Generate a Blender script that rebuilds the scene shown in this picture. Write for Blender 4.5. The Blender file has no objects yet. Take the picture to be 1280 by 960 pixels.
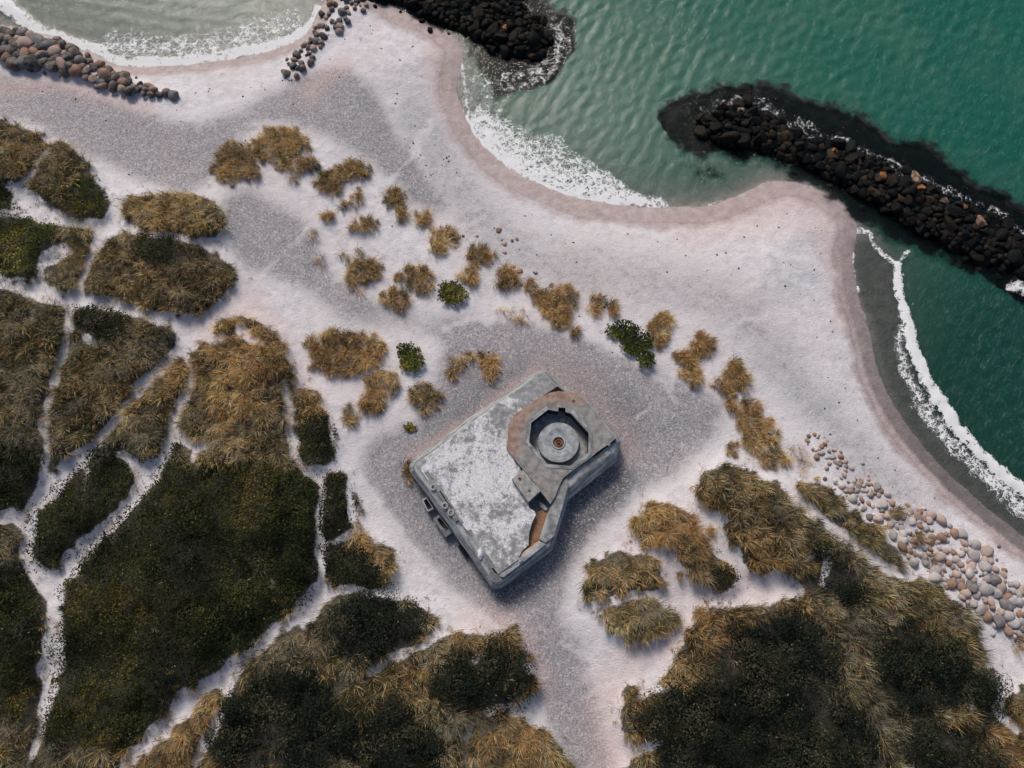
import bpy, bmesh, math, random
import numpy as np
from mathutils import Vector, noise as mnoise

random.seed(7)
rng = np.random.default_rng(11)
scene = bpy.context.scene
COL = scene.collection
R = math.radians

# ------------------------------------------------------------------ camera
TILT = R(16.0)
DIST = 60.0
FPX = 960.0                      # focal length in photo pixels (photo 1280 x 960)
CT, ST = math.cos(TILT), math.sin(TILT)
CAM = np.array([0.0, -DIST * ST, DIST * CT])
cd = bpy.data.cameras.new("camera")
cam = bpy.data.objects.new("camera", cd)
COL.objects.link(cam)
cam.location = CAM
cam.rotation_euler = (TILT, 0, 0)
cd.sensor_width = 36.0
cd.lens = 36.0 * FPX / 1280.0
cd.clip_start = 0.5
cd.clip_end = 3000.0
scene.camera = cam


def unproj(px, py, z=0.0):
    """photo pixel -> point of the place at height z"""
    px = np.asarray(px, float); py = np.asarray(py, float)
    dx = (px - 640.0) / FPX
    dy = -(py - 480.0) / FPX
    wy = dy * CT + ST
    wz = dy * ST - CT
    t = (CAM[2] - z) / (-wz)
    return CAM[0] + t * dx, CAM[1] + t * wy


def proj(x, y, z):
    vx = x - CAM[0]; vy = y - CAM[1]; vz = z - CAM[2]
    cy = vy * CT + vz * ST
    cz = -vy * ST + vz * CT
    return 640.0 + FPX * vx / -cz, 480.0 - FPX * cy / -cz


def P(px, py, z):
    x, y = unproj(px, py, z)
    return Vector((float(x), float(y), float(z)))


# ------------------------------------------------------------------ noise
PERM = rng.random(65536).astype(np.float32)


def _h(ix, iy, s):
    return PERM[((ix * 7919 + iy * 104729 + s * 15731) & 65535)]


def vn(x, y, s=0):
    ix = np.floor(x).astype(np.int64); iy = np.floor(y).astype(np.int64)
    fx = x - ix; fy = y - iy
    fx = fx * fx * (3 - 2 * fx); fy = fy * fy * (3 - 2 * fy)
    a = _h(ix, iy, s); b = _h(ix + 1, iy, s); c = _h(ix, iy + 1, s); d = _h(ix + 1, iy + 1, s)
    return (a + (b - a) * fx) * (1 - fy) + (c + (d - c) * fx) * fy


def fbm(x, y, s=0, o=4):
    r = 0; a = 0.5; t = 0
    for k in range(o):
        r = r + a * vn(x * 2 ** k + 17.3 * k, y * 2 ** k + 9.1 * k, s + k); t += a; a *= 0.55
    return r / t


def sstep(x, a, b):
    t = np.clip((x - a) / (b - a), 0, 1)
    return t * t * (3 - 2 * t)


# ------------------------------------------------------------------ plan rasters (survey of the place)
X0, Y0, RES = -480.0, -480.0, 2.0
NX, NY = 1120, 960
gx = X0 + RES * np.arange(NX)
gy = Y0 + RES * np.arange(NY)
GX, GY = np.meshgrid(gx, gy)
UX, UY = unproj(GX, GY, 0.0)
WX = (GX + 9 * (fbm(UX / 1.7, UY / 1.7, 3, 3) - .5) * 2).astype(np.float32)
WX += 5 * (vn(UX / .35, UY / .35, 13) - .5)
WY = (GY + 9 * (fbm(UX / 1.7, UY / 1.7, 8, 3) - .5) * 2).astype(np.float32)
WY += 5 * (vn(UX / .35, UY / .35, 23) - .5)


def spline(pts, closed=True, n=5):
    p = np.array(pts, float); m = len(p); out = []
    for i in range(m if closed else m - 1):
        p0 = p[(i - 1) % m] if closed or i > 0 else p[0]
        p1 = p[i]; p2 = p[(i + 1) % m]
        p3 = p[(i + 2) % m] if closed or i + 2 < m else p[m - 1]
        for k in range(n):
            t = k / n
            out.append(0.5 * (2 * p1 + (p2 - p0) * t + (2 * p0 - 5 * p1 + 4 * p2 - p3) * t * t + (3 * p1 - p0 - 3 * p2 + p3) * t ** 3))
    if not closed:
        out.append(p[-1])
    return np.array(out)


def fill(pts, warp=1.0, smooth=True):
    q = spline(pts) if smooth else np.array(pts, float)
    x0 = max(0, int((q[:, 0].min() - 16 - X0) / RES)); x1 = min(NX, int((q[:, 0].max() + 16 - X0) / RES) + 1)
    y0 = max(0, int((q[:, 1].min() - 16 - Y0) / RES)); y1 = min(NY, int((q[:, 1].max() + 16 - Y0) / RES) + 1)
    out = np.zeros((NY, NX), np.float32)
    if x1 <= x0 or y1 <= y0:
        return out
    sx = GX[y0:y1, x0:x1] * (1 - warp) + WX[y0:y1, x0:x1] * warp
    sy = GY[y0:y1, x0:x1] * (1 - warp) + WY[y0:y1, x0:x1] * warp
    ins = np.zeros(sx.shape, bool)
    m = len(q)
    for i in range(m):
        ax, ay = q[i]; bx, by = q[(i + 1) % m]
        if ay == by:
            continue
        c = (ay > sy) != (by > sy)
        ins ^= c & (sx < (bx - ax) * (sy - ay) / (by - ay) + ax)
    out[y0:y1, x0:x1] = ins
    return out


def stroke(pts, w0, w1=None, warp=.6, soft=.6):
    """a band along a line; w0..w1 half width in px"""
    w1 = w0 if w1 is None else w1
    q = spline(pts, False, 4)
    mw = max(w0, w1) * (1 + soft) + 16
    x0 = max(0, int((q[:, 0].min() - mw - X0) / RES)); x1 = min(NX, int((q[:, 0].max() + mw - X0) / RES) + 1)
    y0 = max(0, int((q[:, 1].min() - mw - Y0) / RES)); y1 = min(NY, int((q[:, 1].max() + mw - Y0) / RES) + 1)
    out = np.zeros((NY, NX), np.float32)
    sx = GX[y0:y1, x0:x1] * (1 - warp) + WX[y0:y1, x0:x1] * warp
    sy = GY[y0:y1, x0:x1] * (1 - warp) + WY[y0:y1, x0:x1] * warp
    best = np.zeros(sx.shape, np.float32)
    m = len(q) - 1
    for i in range(m):
        a = q[i]; d = q[i + 1] - a
        t = np.clip(((sx - a[0]) * d[0] + (sy - a[1]) * d[1]) / max(d @ d, 1e-6), 0, 1)
        dist = np.hypot(sx - a[0] - t * d[0], sy - a[1] - t * d[1])
        w = w0 + (w1 - w0) * (i + t) / m
        best = np.maximum(best, 1 - sstep(dist / w, 1 - soft, 1 + soft))
    out[y0:y1, x0:x1] = best
    return out


def blur(a, r):
    """three box blurs, r in px"""
    k = max(1, int(r / RES / 1.4)); a = a.astype(np.float64)
    for _ in range(3):
        for ax in (0, 1):
            p = np.concatenate([np.repeat(a.take([0], ax), k + 1, ax), a, np.repeat(a.take([-1], ax), k, ax)], ax)
            c = np.cumsum(p, ax); n = a.shape[ax]
            a = (c.take(range(2 * k + 1, 2 * k + 1 + n), ax) - c.take(range(0, n), ax)) / (2 * k + 1)
    return a.astype(np.float32)


def samp(ras, px, py):
    fx = np.clip((np.asarray(px) - X0) / RES, 0, NX - 1.001); fy = np.clip((np.asarray(py) - Y0) / RES, 0, NY - 1.001)
    ix = fx.astype(int); iy = fy.astype(int); fx = fx - ix; fy = fy - iy
    return (ras[iy, ix] * (1 - fx) + ras[iy, ix + 1] * fx) * (1 - fy) + (ras[iy + 1, ix] * (1 - fx) + ras[iy + 1, ix + 1] * fx) * fy


# coast
COAST = [(-900, -60), (-480, -30), (-200, -10), (0, 34), (45, 44), (82, 57), (115, 70), (138, 79), (162, 84), (190, 84), (225, 82), (275, 77), (320, 69), (365, 54),
         (388, 40), (398, 22), (412, 6), (430, -10), (470, -8), (500, 14), (530, 24), (556, 40), (574, 54), (577, 75), (571, 95), (572, 120), (583, 148), (595, 170),
         (615, 193), (645, 216), (682, 234), (720, 247), (760, 255), (805, 259), (850, 259), (890, 256), (922, 245), (945, 233), (972, 226), (1000, 229),
         (1030, 240), (1052, 256), (1068, 276), (1071, 292), (1066, 318), (1068, 350), (1075, 380), (1084, 405), (1092, 440), (1101, 475), (1124, 518), (1156, 560),
         (1196, 602), (1242, 642), (1290, 678), (1400, 760), (1600, 900), (1900, 1120)]
LANDP = COAST + [(1900, 2600), (-1500, 2600), (-1500, -60)]
cs = spline(COAST, False, 4)
cw = np.stack(unproj(cs[:, 0], cs[:, 1]), 1)
# signed distance (m), on a coarse raster
sub = 4
SX, SY = UX[::sub, ::sub].ravel(), UY[::sub, ::sub].ravel()
dmin = np.full(SX.shape, 1e9)
for i in range(len(cw) - 1):
    a = cw[i]; d = cw[i + 1] - a
    t = np.clip(((SX - a[0]) * d[0] + (SY - a[1]) * d[1]) / max(d @ d, 1e-9), 0, 1)
    dmin = np.minimum(dmin, np.hypot(SX - a[0] - t * d[0], SY - a[1] - t * d[1]))
land = fill(spline(LANDP[:len(COAST)], False, 4).tolist() + LANDP[len(COAST):], 0, False)
sgn = np.where(land[::sub, ::sub].ravel() > .5, 1, -1)
sdc = (dmin * sgn).reshape(UX[::sub, ::sub].shape)
fy = np.clip(np.arange(NY) / sub, 0, sdc.shape[0] - 1.001); fx = np.clip(np.arange(NX) / sub, 0, sdc.shape[1] - 1.001)
iy = fy.astype(int)[:, None]; ix = fx.astype(int)[None, :]
ty = (fy - fy.astype(int))[:, None]; tx = (fx - fx.astype(int))[None, :]
SD = (sdc[iy, ix] * (1 - tx) + sdc[iy, ix + 1] * tx) * (1 - ty) + (sdc[iy + 1, ix] * (1 - tx) + sdc[iy + 1, ix + 1] * tx) * ty
SD = SD + .25 * (fbm(UX / 1.2, UY / 1.2, 51, 3) - .5)

# vegetation parcels (photo pixels): name -> outline
PARC = {
    'A': [(-480, 340), (0, 357), (40, 371), (82, 378), (88, 395), (76, 440), (62, 485), (51, 518), (57, 558), (46, 600), (36, 632), (28, 690), (34, 705), (58, 740), (54, 800), (50, 860), (50, 900), (32, 965), (20, 1100), (-480, 1100)],
    'B': [(94, 382), (130, 379), (175, 392), (208, 408), (222, 426), (196, 452), (162, 488), (128, 530), (104, 552), (80, 572), (58, 600), (56, 575), (64, 555), (60, 518), (72, 480), (84, 435)],
    'C': [(229, 450), (234, 470), (216, 505), (204, 545), (188, 578), (150, 622), (110, 664), (82, 700), (66, 714), (50, 698), (44, 668), (58, 632), (88, 596), (122, 558), (160, 512), (200, 468)],
    'D': [(250, 432), (275, 412), (310, 405), (340, 412), (354, 440), (358, 478), (352, 500), (362, 540), (370, 580), (398, 606), (400, 655), (396, 715), (380, 742), (332, 785), (290, 818), (225, 868), (168, 924), (128, 975), (100, 1100), (30, 1100), (44, 965), (62, 900), (76, 860), (80, 790), (82, 742), (108, 700), (150, 650), (196, 608), (210, 575), (222, 535), (240, 485)],
    'E': [(398, 770), (440, 742), (480, 748), (512, 740), (518, 762), (540, 772), (532, 792), (492, 814), (458, 838), (456, 848), (502, 824), (548, 804), (560, 790), (592, 790), (612, 800), (642, 794), (654, 838), (664, 858), (642, 880), (600, 890), (582, 908), (574, 965), (560, 1100), (225, 1100), (250, 965), (272, 905), (294, 866), (302, 840), (352, 796)],
    'F': [(205, 925), (245, 886), (286, 858), (266, 902), (240, 955), (210, 1100), (120, 1100), (165, 966)],
    'G': [(592, 905), (620, 897), (645, 893), (658, 915), (690, 925), (712, 965), (730, 1100), (580, 1100), (586, 950)],
    'H': [(876, 604), (918, 586), (955, 600), (984, 622), (1020, 658), (1060, 688), (1096, 711), (1132, 722), (1160, 728), (1192, 748), (1216, 782), (1228, 810), (1218, 840), (1210, 876), (1232, 888), (1240, 905), (1290, 925), (1420, 970), (1420, 1200), (740, 1200), (790, 960), (798, 930), (776, 908), (788, 872), (826, 850), (858, 806), (872, 776), (892, 766), (930, 760), (988, 754), (1002, 732), (968, 712), (936, 716), (926, 690), (912, 668), (884, 640)],
    'I': [(996, 612), (1030, 608), (1066, 640), (1100, 668), (1134, 698), (1132, 714), (1106, 704), (1062, 672), (1026, 645)],
    'J': [(790, 655), (806, 634), (826, 625), (846, 636), (872, 650), (888, 668), (902, 692), (920, 702), (922, 730), (894, 736), (872, 718), (850, 708), (846, 690), (828, 680), (804, 682)],
    'K': [(1262, 868), (1285, 862), (1420, 900), (1420, 930), (1290, 905), (1268, 890)],
    'K2': [(1210, 845), (1230, 835), (1246, 850), (1244, 876), (1225, 888), (1208, 872)],
    'L': [(-480, 120), (-100, 140), (0, 154), (30, 165), (60, 186), (46, 208), (20, 228), (-30, 232), (-480, 230)],
    'M': [(36, 226), (52, 200), (70, 188), (98, 192), (116, 206), (102, 222), (130, 234), (138, 262), (114, 277), (78, 266), (58, 246)],
    'N': [(-480, 250), (-60, 262), (20, 272), (44, 284), (66, 276), (98, 280), (122, 290), (104, 316), (82, 312), (70, 300), (56, 304), (48, 320), (40, 352), (12, 342), (-60, 330), (-480, 320)],
    'O': [(54, 348), (66, 332), (84, 320), (104, 312), (108, 328), (94, 356), (74, 360)],
    'Q': [(152, 258), (166, 245), (200, 237), (240, 242), (264, 260), (277, 284), (272, 300), (242, 296), (205, 285), (180, 284), (157, 276)],
    'S': [(142, 292), (172, 290), (216, 292), (250, 303), (280, 326), (287, 346), (275, 374), (250, 387), (214, 396), (184, 384), (150, 376), (110, 370), (94, 352), (108, 336), (124, 312)],
    'T': [(368, 489), (386, 488), (408, 515), (414, 550), (422, 572), (402, 582), (380, 568), (372, 538)],
    'U': [(404, 606), (420, 596), (446, 604), (448, 634), (442, 654), (422, 674), (402, 662), (399, 632)],
    'V': [(414, 684), (448, 664), (476, 680), (490, 700), (488, 726), (462, 740), (430, 736), (404, 716)],
    'W': [(734, 726), (742, 702), (772, 694), (806, 700), (826, 716), (820, 742), (790, 746), (762, 756), (740, 764)],
    'X': [(752, 768), (782, 752), (820, 752), (852, 770), (840, 786), (806, 794), (774, 790)],
    'Y': [(-480, 225), (0, 228), (12, 240), (10, 262), (-30, 258), (-480, 250)],
}
# bare sand showing inside the parcels
BARE = [stroke([(0, 648), (18, 640), (26, 655)], 10, 5), stroke([(150, 568), (165, 575), (178, 598)], 7, 5), stroke([(80, 590), (95, 572), (112, 560)], 9, 6),
        stroke([(108, 565), (106, 590), (100, 640)], 2.5, 1.5), stroke([(225, 548), (240, 556), (262, 560)], 9, 6), stroke([(242, 575), (250, 562)], 5, 3),
        stroke([(160, 362), (178, 380)], 2.5, 2), stroke([(105, 420), (118, 430)], 6, 4), stroke([(1036, 700), (1026, 728)], 5, 4),
        stroke([(244, 958), (262, 922), (290, 880)], 4.5, 3), stroke([(378, 785), (386, 765), (398, 750)], 4, 5),
        stroke([(830, 700), (846, 705), (858, 715)], 5, 5), stroke([(1020, 690), (1005, 700)], 5, 4), stroke([(800, 870), (830, 858)], 5, 6), stroke([(870, 650), (890, 680), (930, 712)], 6, 5),
        stroke([(795, 938), (822, 930)], 7, 6), stroke([(905, 650), (888, 640)], 6, 4), stroke([(600, 810), (588, 832)], 4, 5), stroke([(415, 560), (412, 520), (402, 500)], 2, 2),
        stroke([(438, 605), (440, 650)], 4, 5), stroke([(470, 680), (462, 672)], 4, 4), stroke([(320, 690), (340, 715), (350, 735)], 2, 1.5), stroke([(736, 758), (790, 746), (830, 746)], 6, 5),
        stroke([(300, 412), (325, 430)], 8, 6), stroke([(264, 424), (280, 420)], 7, 6)]
PATHS = [stroke([(88, 372), (86, 400), (76, 440), (62, 490), (54, 525), (58, 560), (50, 605), (38, 640), (33, 690), (45, 725), (66, 750)], 5, 6), stroke([(66, 735), (70, 780), (66, 830), (58, 880), (50, 920), (34, 970)], 11, 4),
         stroke([(236, 428), (205, 460), (160, 505), (118, 556), (84, 596), (56, 636)], 7, 3.5), stroke([(244, 470), (226, 520), (206, 570), (180, 610), (130, 664), (76, 722)], 3, 9),
         stroke([(398, 690), (398, 740), (340, 795), (290, 835), (230, 885), (195, 920), (155, 970)], 4, 6.5), stroke([(560, 785), (530, 806), (490, 826), (456, 846)], 5, 3), stroke([(664, 880), (625, 886), (596, 896), (584, 925), (578, 970)], 5, 6),
         stroke([(356, 480), (362, 520), (372, 575), (402, 602)], 6, 6), stroke([(404, 604), (399, 640), (400, 700)], 4, 4), stroke([(130, 284), (170, 287), (220, 296), (290, 318)], 3, 4), stroke([(-40, 345), (20, 360), (70, 374), (150, 384), (200, 398), (250, 412)], 6, 11),
         stroke([(-20, 268), (30, 268), (75, 276), (125, 288)], 4, 4), stroke([(140, 262), (132, 285), (112, 325), (95, 368)], 9, 4), stroke([(62, 186), (46, 205), (26, 232)], 3, 5), stroke([(12, 232), (60, 258), (90, 278)], 6, 4),
         stroke([(982, 608), (1000, 626), (1027, 651), (1067, 681), (1100, 703), (1140, 724)], 5.5, 5), stroke([(404, 745), (440, 738), (500, 742), (540, 765)], 5, 6), stroke([(420, 676), (450, 658)], 4), stroke([(930, 735), (975, 732), (995, 740)], 15, 12, .8)]
bare = np.maximum(np.max(np.stack(BARE), 0), np.max(np.stack(PATHS), 0))
RAG = fbm(UX / .8, UY / .8, 201, 3) - .5
RAG2 = fbm(UX / 2.4, UY / 2.4, 207, 3) - .5
def ragged(v):
    b = blur(fill(v), 11)
    return sstep(b + 1.05 * RAG + .5 * RAG2, .17, .60) * (b > .04) * (1 - sstep(bare + .6 * RAG, .36, .85))


PM = {k: ragged(v) for k, v in PARC.items()}
PM = {k: a.astype(np.float32) for k, a in PM.items()}
veg = np.max(np.stack(list(PM.values())), 0)
# where the dark low shrubs grow inside the parcels, the rest is marram grass
SHRUBP = [
    [(205, 562), (240, 578), (300, 585), (340, 580), (372, 590), (400, 612), (402, 720), (330, 785), (230, 862), (172, 920), (150, 930), (100, 915), (64, 900), (76, 800), (90, 715), (150, 645)],
    [(110, 566), (150, 548), (188, 578), (120, 660), (74, 716), (40, 690), (58, 630)],
    [(10, 560), (44, 565), (40, 630), (-10, 640), (-60, 600)], [(-20, 720), (50, 735), (50, 880), (20, 900), (-60, 860)],
    [(-480, 255), (20, 272), (62, 276), (98, 280), (112, 296), (60, 300), (40, 352), (-480, 330)], [(-480, 222), (14, 228), (12, 264), (-480, 255)],
    [(172, 290), (218, 293), (236, 312), (224, 330), (192, 332), (170, 315)], [(95, 382), (138, 380), (160, 402), (140, 426), (100, 412)], [(100, 232), (138, 236), (138, 272), (112, 278), (94, 256)],
    [(375, 525), (405, 515), (415, 545), (424, 575), (400, 584), (378, 566)], [(402, 606), (435, 600), (440, 622), (450, 640), (422, 674), (400, 660)], [(410, 690), (448, 680), (476, 700), (478, 722), (440, 740), (404, 718)],
    [(440, 752), (508, 745), (532, 780), (500, 806), (450, 830), (420, 800)], [(540, 815), (585, 812), (622, 812), (652, 828), (656, 866), (600, 886), (560, 870)],
    [(300, 868), (350, 830), (400, 850), (420, 900), (400, 960), (300, 960), (270, 930)], [(440, 900), (500, 880), (540, 920), (520, 960), (430, 960)],
    [(800, 905), (840, 862), (880, 830), (905, 795), (960, 772), (1010, 770), (1050, 810), (1040, 860), (1080, 900), (1100, 960), (1120, 1200), (800, 1200), (830, 950)],
    [(1000, 680), (1040, 690), (1080, 720), (1060, 750), (1010, 740)], [(1100, 780), (1180, 800), (1210, 830), (1200, 880), (1130, 880), (1090, 850)], [(1208, 840), (1246, 850), (1225, 890)],
    [(1120, 900), (1200, 905), (1230, 960), (1140, 970)], [(895, 700), (920, 705), (922, 735), (900, 735)],
]
shrub = np.max(np.stack([fill(p, 1.6) for p in SHRUBP]), 0)
shrub = sstep(blur(shrub, 13) + .7 * RAG + .7 * RAG2, .25, .75)
# how golden the grass is
GOLD = [(300, 440, 70, 1.0), (290, 500, 60, .8), (420, 460, 60, 1.0), (850, 665, 70, 1.0), (940, 700, 60, .9), (640, 370, 190, .9), (800, 420, 130, .95), (920, 520, 90, .9), (900, 780, 55, 1.0), (830, 870, 70, 1.0), (990, 770, 40, .8),
        (600, 800, 45, 1.0), (645, 815, 30, .9), (645, 930, 60, .8), (215, 260, 70, .55), (340, 195, 90, .6), (180, 350, 80, .38), (190, 930, 60, .8), (230, 900, 70, .7), (780, 730, 60, .35), (1000, 575, 60, .7), (1150, 820, 60, .45),
        (170, 500, 60, .35), (235, 470, 40, .8), (30, 180, 70, .35), (540, 480, 60, .6), (450, 700, 40, .8), (395, 510, 30, .8), (1270, 930, 60, .7), (440, 240, 90, .6), (140, 440, 60, .25), (920, 610, 60, .5), (500, 855, 40, .5)]
gold = np.zeros((NY, NX), np.float32)
for (a, b, r, v) in GOLD:
    gold = np.maximum(gold, v * np.exp(-((GX - a) ** 2 + (GY - b) ** 2) / (r * r)).astype(np.float32))

# breakwaters and boulder banks
BW1 = [(-480, -12), (-200, 20), (0, 40), (30, 44), (70, 52), (100, 66), (125, 82), (150, 96), (180, 108), (205, 118), (222, 122), (218, 126), (190, 122), (160, 116), (130, 108), (95, 96), (60, 88), (30, 84), (0, 74), (-200, 50), (-480, 25)]
BW2A = [(452, -8), (462, 6), (452, 18), (430, 34), (412, 52), (398, 66), (384, 82), (372, 96), (352, 100), (358, 84), (374, 66), (388, 46), (396, 28), (408, 10), (420, -12), (436, -14)]
BW2B = [(450, -30), (640, -30), (655, 8), (678, 30), (690, 48), (684, 66), (664, 74), (640, 72), (615, 68), (598, 54), (572, 42), (545, 28), (515, 16), (485, 6), (462, 2)]
BW3 = [(866, 152), (884, 138), (920, 130), (952, 138), (985, 158), (1018, 172), (1055, 186), (1090, 204), (1130, 218), (1170, 244), (1210, 262), (1245, 278), (1290, 302), (1420, 360), (1600, 430), (1600, 490), (1420, 400), (1280, 346), (1230, 330),
       (1190, 312), (1150, 290), (1110, 268), (1070, 245), (1030, 222), (985, 200), (950, 190), (910, 186), (880, 176)]
REV = [(1000, 548), (1020, 542), (1045, 562), (1068, 582), (1092, 606), (1130, 628), (1165, 640), (1200, 668), (1240, 700), (1290, 745), (1420, 840), (1420, 900), (1290, 818), (1262, 792), (1220, 766), (1188, 736), (1150, 710), (1110, 672), (1070, 630), (1040, 598), (1016, 572)]
WEED2 = [(440, -30), (650, -30), (672, 10), (700, 25), (718, 48), (708, 80), (690, 104), (660, 118), (634, 122), (612, 108), (600, 84), (602, 66), (590, 52), (550, 32), (500, 10)]
WEED3 = [(822, 148), (838, 126), (876, 120), (898, 108), (940, 109), (985, 114), (1012, 130), (1050, 146), (1082, 160), (1112, 184), (1150, 192), (1190, 218), (1232, 240), (1290, 276), (1420, 330), (1650, 420), (1650, 540), (1420, 440), (1290, 388), (1262, 380),
         (1232, 350), (1196, 326), (1160, 318), (1124, 298), (1084, 276), (1046, 248), (1012, 224), (980, 214), (952, 200), (930, 206), (884, 196), (850, 190), (832, 170)]
mbw1, mbw2a, mbw2b, mbw3, mrev = [fill(p, .6) for p in (BW1, BW2A, BW2B, BW3, REV)]
weed = np.maximum(fill(WEED2, 1.3), fill(WEED3, 1.5))
spots = np.maximum.reduce([stroke([(1042, 236), (1052, 248)], 6, 4), stroke([(1072, 258), (1082, 268)], 5), stroke([(1100, 280), (1122, 292)], 6, 5), stroke([(1112, 300), (1124, 304)], 4), stroke([(1146, 308), (1160, 314)], 6, 4),
                           stroke([(1186, 330), (1200, 336)], 5), stroke([(1200, 342), (1212, 352)], 6, 3), stroke([(880, 218), (900, 224)], 12, 9, soft=.9) * .55, stroke([(838, 232), (840, 236)], 2.5)])
weed = np.clip(blur(np.maximum(weed, spots), 9) * 1.15 + 1.0 * (fbm(UX / 1.3, UY / 1.3, 301, 4) - .5) * (blur(np.maximum(weed, spots), 9) > .03), 0, 1)
weed = blur(weed, 3)

# ground height: beach, dunes, sea bed, mounds under the rocks
vegb = blur(veg, 14); vegw = blur(veg, 44)
Hh = np.where(SD > 0, 1.7 * (1 - np.exp(-np.maximum(SD, 0) / 8)), -1.9 * (1 - np.exp(np.minimum(SD, 0) / 9)))
shal = np.exp(-((GX - 1090) ** 2 + (GY - 340) ** 2) / 110. ** 2) + np.exp(-((GX - 200) ** 2 + (GY + 20) ** 2) / 260. ** 2)
Hh = np.where(SD < 0, Hh * (1 - .45 * np.clip(shal, 0, 1)), Hh)
Hh += .55 * vegb + .9 * vegw * sstep(SD, 2, 9)
Hh += .22 * (fbm(UX / 5, UY / 5, 61, 4) - .5) * sstep(SD, .5, 5) * 2
Hh += .5 * (fbm(UX / 1.8, UY / 1.8, 66, 3) - .5) * vegb
bk = np.exp(-(((GX - 645) / 150) ** 2 + ((GY - 605) / 150) ** 2) ** 2)
Hh = Hh * (1 - bk) + 1.55 * bk
Hh += .5 * blur(mbw1, 8) + .45 * blur(mrev, 16) + .3 * blur(mbw2a, 6)
wb = blur(weed, 4)
Hh = np.where(Hh < 0, Hh * (1 - wb) + np.maximum(Hh, -.28) * wb, Hh)
for m, top in ((mbw2b, .55), (mbw3, .5)):
    c = blur(m, 14)
    Hh = np.maximum(Hh, -1.3 + (1.3 + top) * sstep(c, .05, .95))
esw = blur(fill([(1066, 290), (1116, 322), (1128, 390), (1146, 470), (1196, 545), (1290, 628), (1420, 720), (1420, 780), (1290, 670), (1190, 600), (1120, 516), (1082, 404), (1066, 350)], .3), 8)
Hh = np.where(SD < .3, Hh * (1 - esw) + np.maximum(Hh, -.05) * esw, Hh)
Hh = Hh.astype(np.float32)


def ground_at(px, py):
    """photo pixel -> point on the terrain"""
    h = samp(Hh, px, py)
    x, y = unproj(px, py, h)
    return x, y, h


def terrain(x, y):
    """world x, y -> pixel of that terrain point and its height"""
    h = np.zeros(np.shape(x))
    for _ in range(5):
        px, py = proj(x, y, h)
        h = samp(Hh, px, py)
    return px, py, h


# ------------------------------------------------------------------ mesh helpers
def mesh_np(name, v, faces, mat=None, attrs=None, smooth=False):
    """faces: list of int arrays (n,k)"""
    me = bpy.data.meshes.new(name)
    me.vertices.add(len(v)); me.vertices.foreach_set('co', np.ascontiguousarray(v, np.float32).ravel())
    lt = np.concatenate([f.ravel() for f in faces]); tot = np.concatenate([np.full(len(f), f.shape[1]) for f in faces])
    st = np.concatenate([[0], np.cumsum(tot)[:-1]])
    me.loops.add(len(lt)); me.loops.foreach_set('vertex_index', lt.astype(np.int32))
    me.polygons.add(len(tot)); me.polygons.foreach_set('loop_start', st.astype(np.int32)); me.polygons.foreach_set('loop_total', tot.astype(np.int32))
    if smooth:
        me.polygons.foreach_set('use_smooth', np.ones(len(tot), bool))
    for k, a in (attrs or {}).items():
        at = me.attributes.new(k, 'FLOAT_COLOR', 'POINT')
        b = np.ones((len(v), 4), np.float32); b[:, :a.shape[1]] = a
        at.data.foreach_set('color', b.ravel())
    me.update(); me.validate()
    if mat:
        me.materials.append(mat)
    return me


def link(name, me, parent=None, label=None, cat=None, group=None, kind=None):
    o = bpy.data.objects.new(name, me); COL.objects.link(o)
    if parent: o.parent = parent
    if label: o['label'] = label
    if cat: o['category'] = cat
    if group: o['group'] = group
    if kind: o['kind'] = kind
    return o


def grid(xs, ys):
    nx, ny = len(xs), len(ys)
    X, Y = np.meshgrid(xs, ys)
    i = np.arange(nx * ny).reshape(ny, nx)
    f = np.stack([i[:-1, :-1], i[:-1, 1:], i[1:, 1:], i[1:, :-1]], -1).reshape(-1, 4)
    return X.ravel(), Y.ravel(), f


def axis(a, b, step, far):
    out = list(np.arange(a, b, step)); s = step; x = out[-1]
    while x < far:
        s *= 1.25; x += s; out.append(x)
    s = step; x = out[0]; pre = []
    while x > -far:
        s *= 1.25; x -= s; pre.append(x)
    return np.array(pre[::-1] + out)


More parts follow.
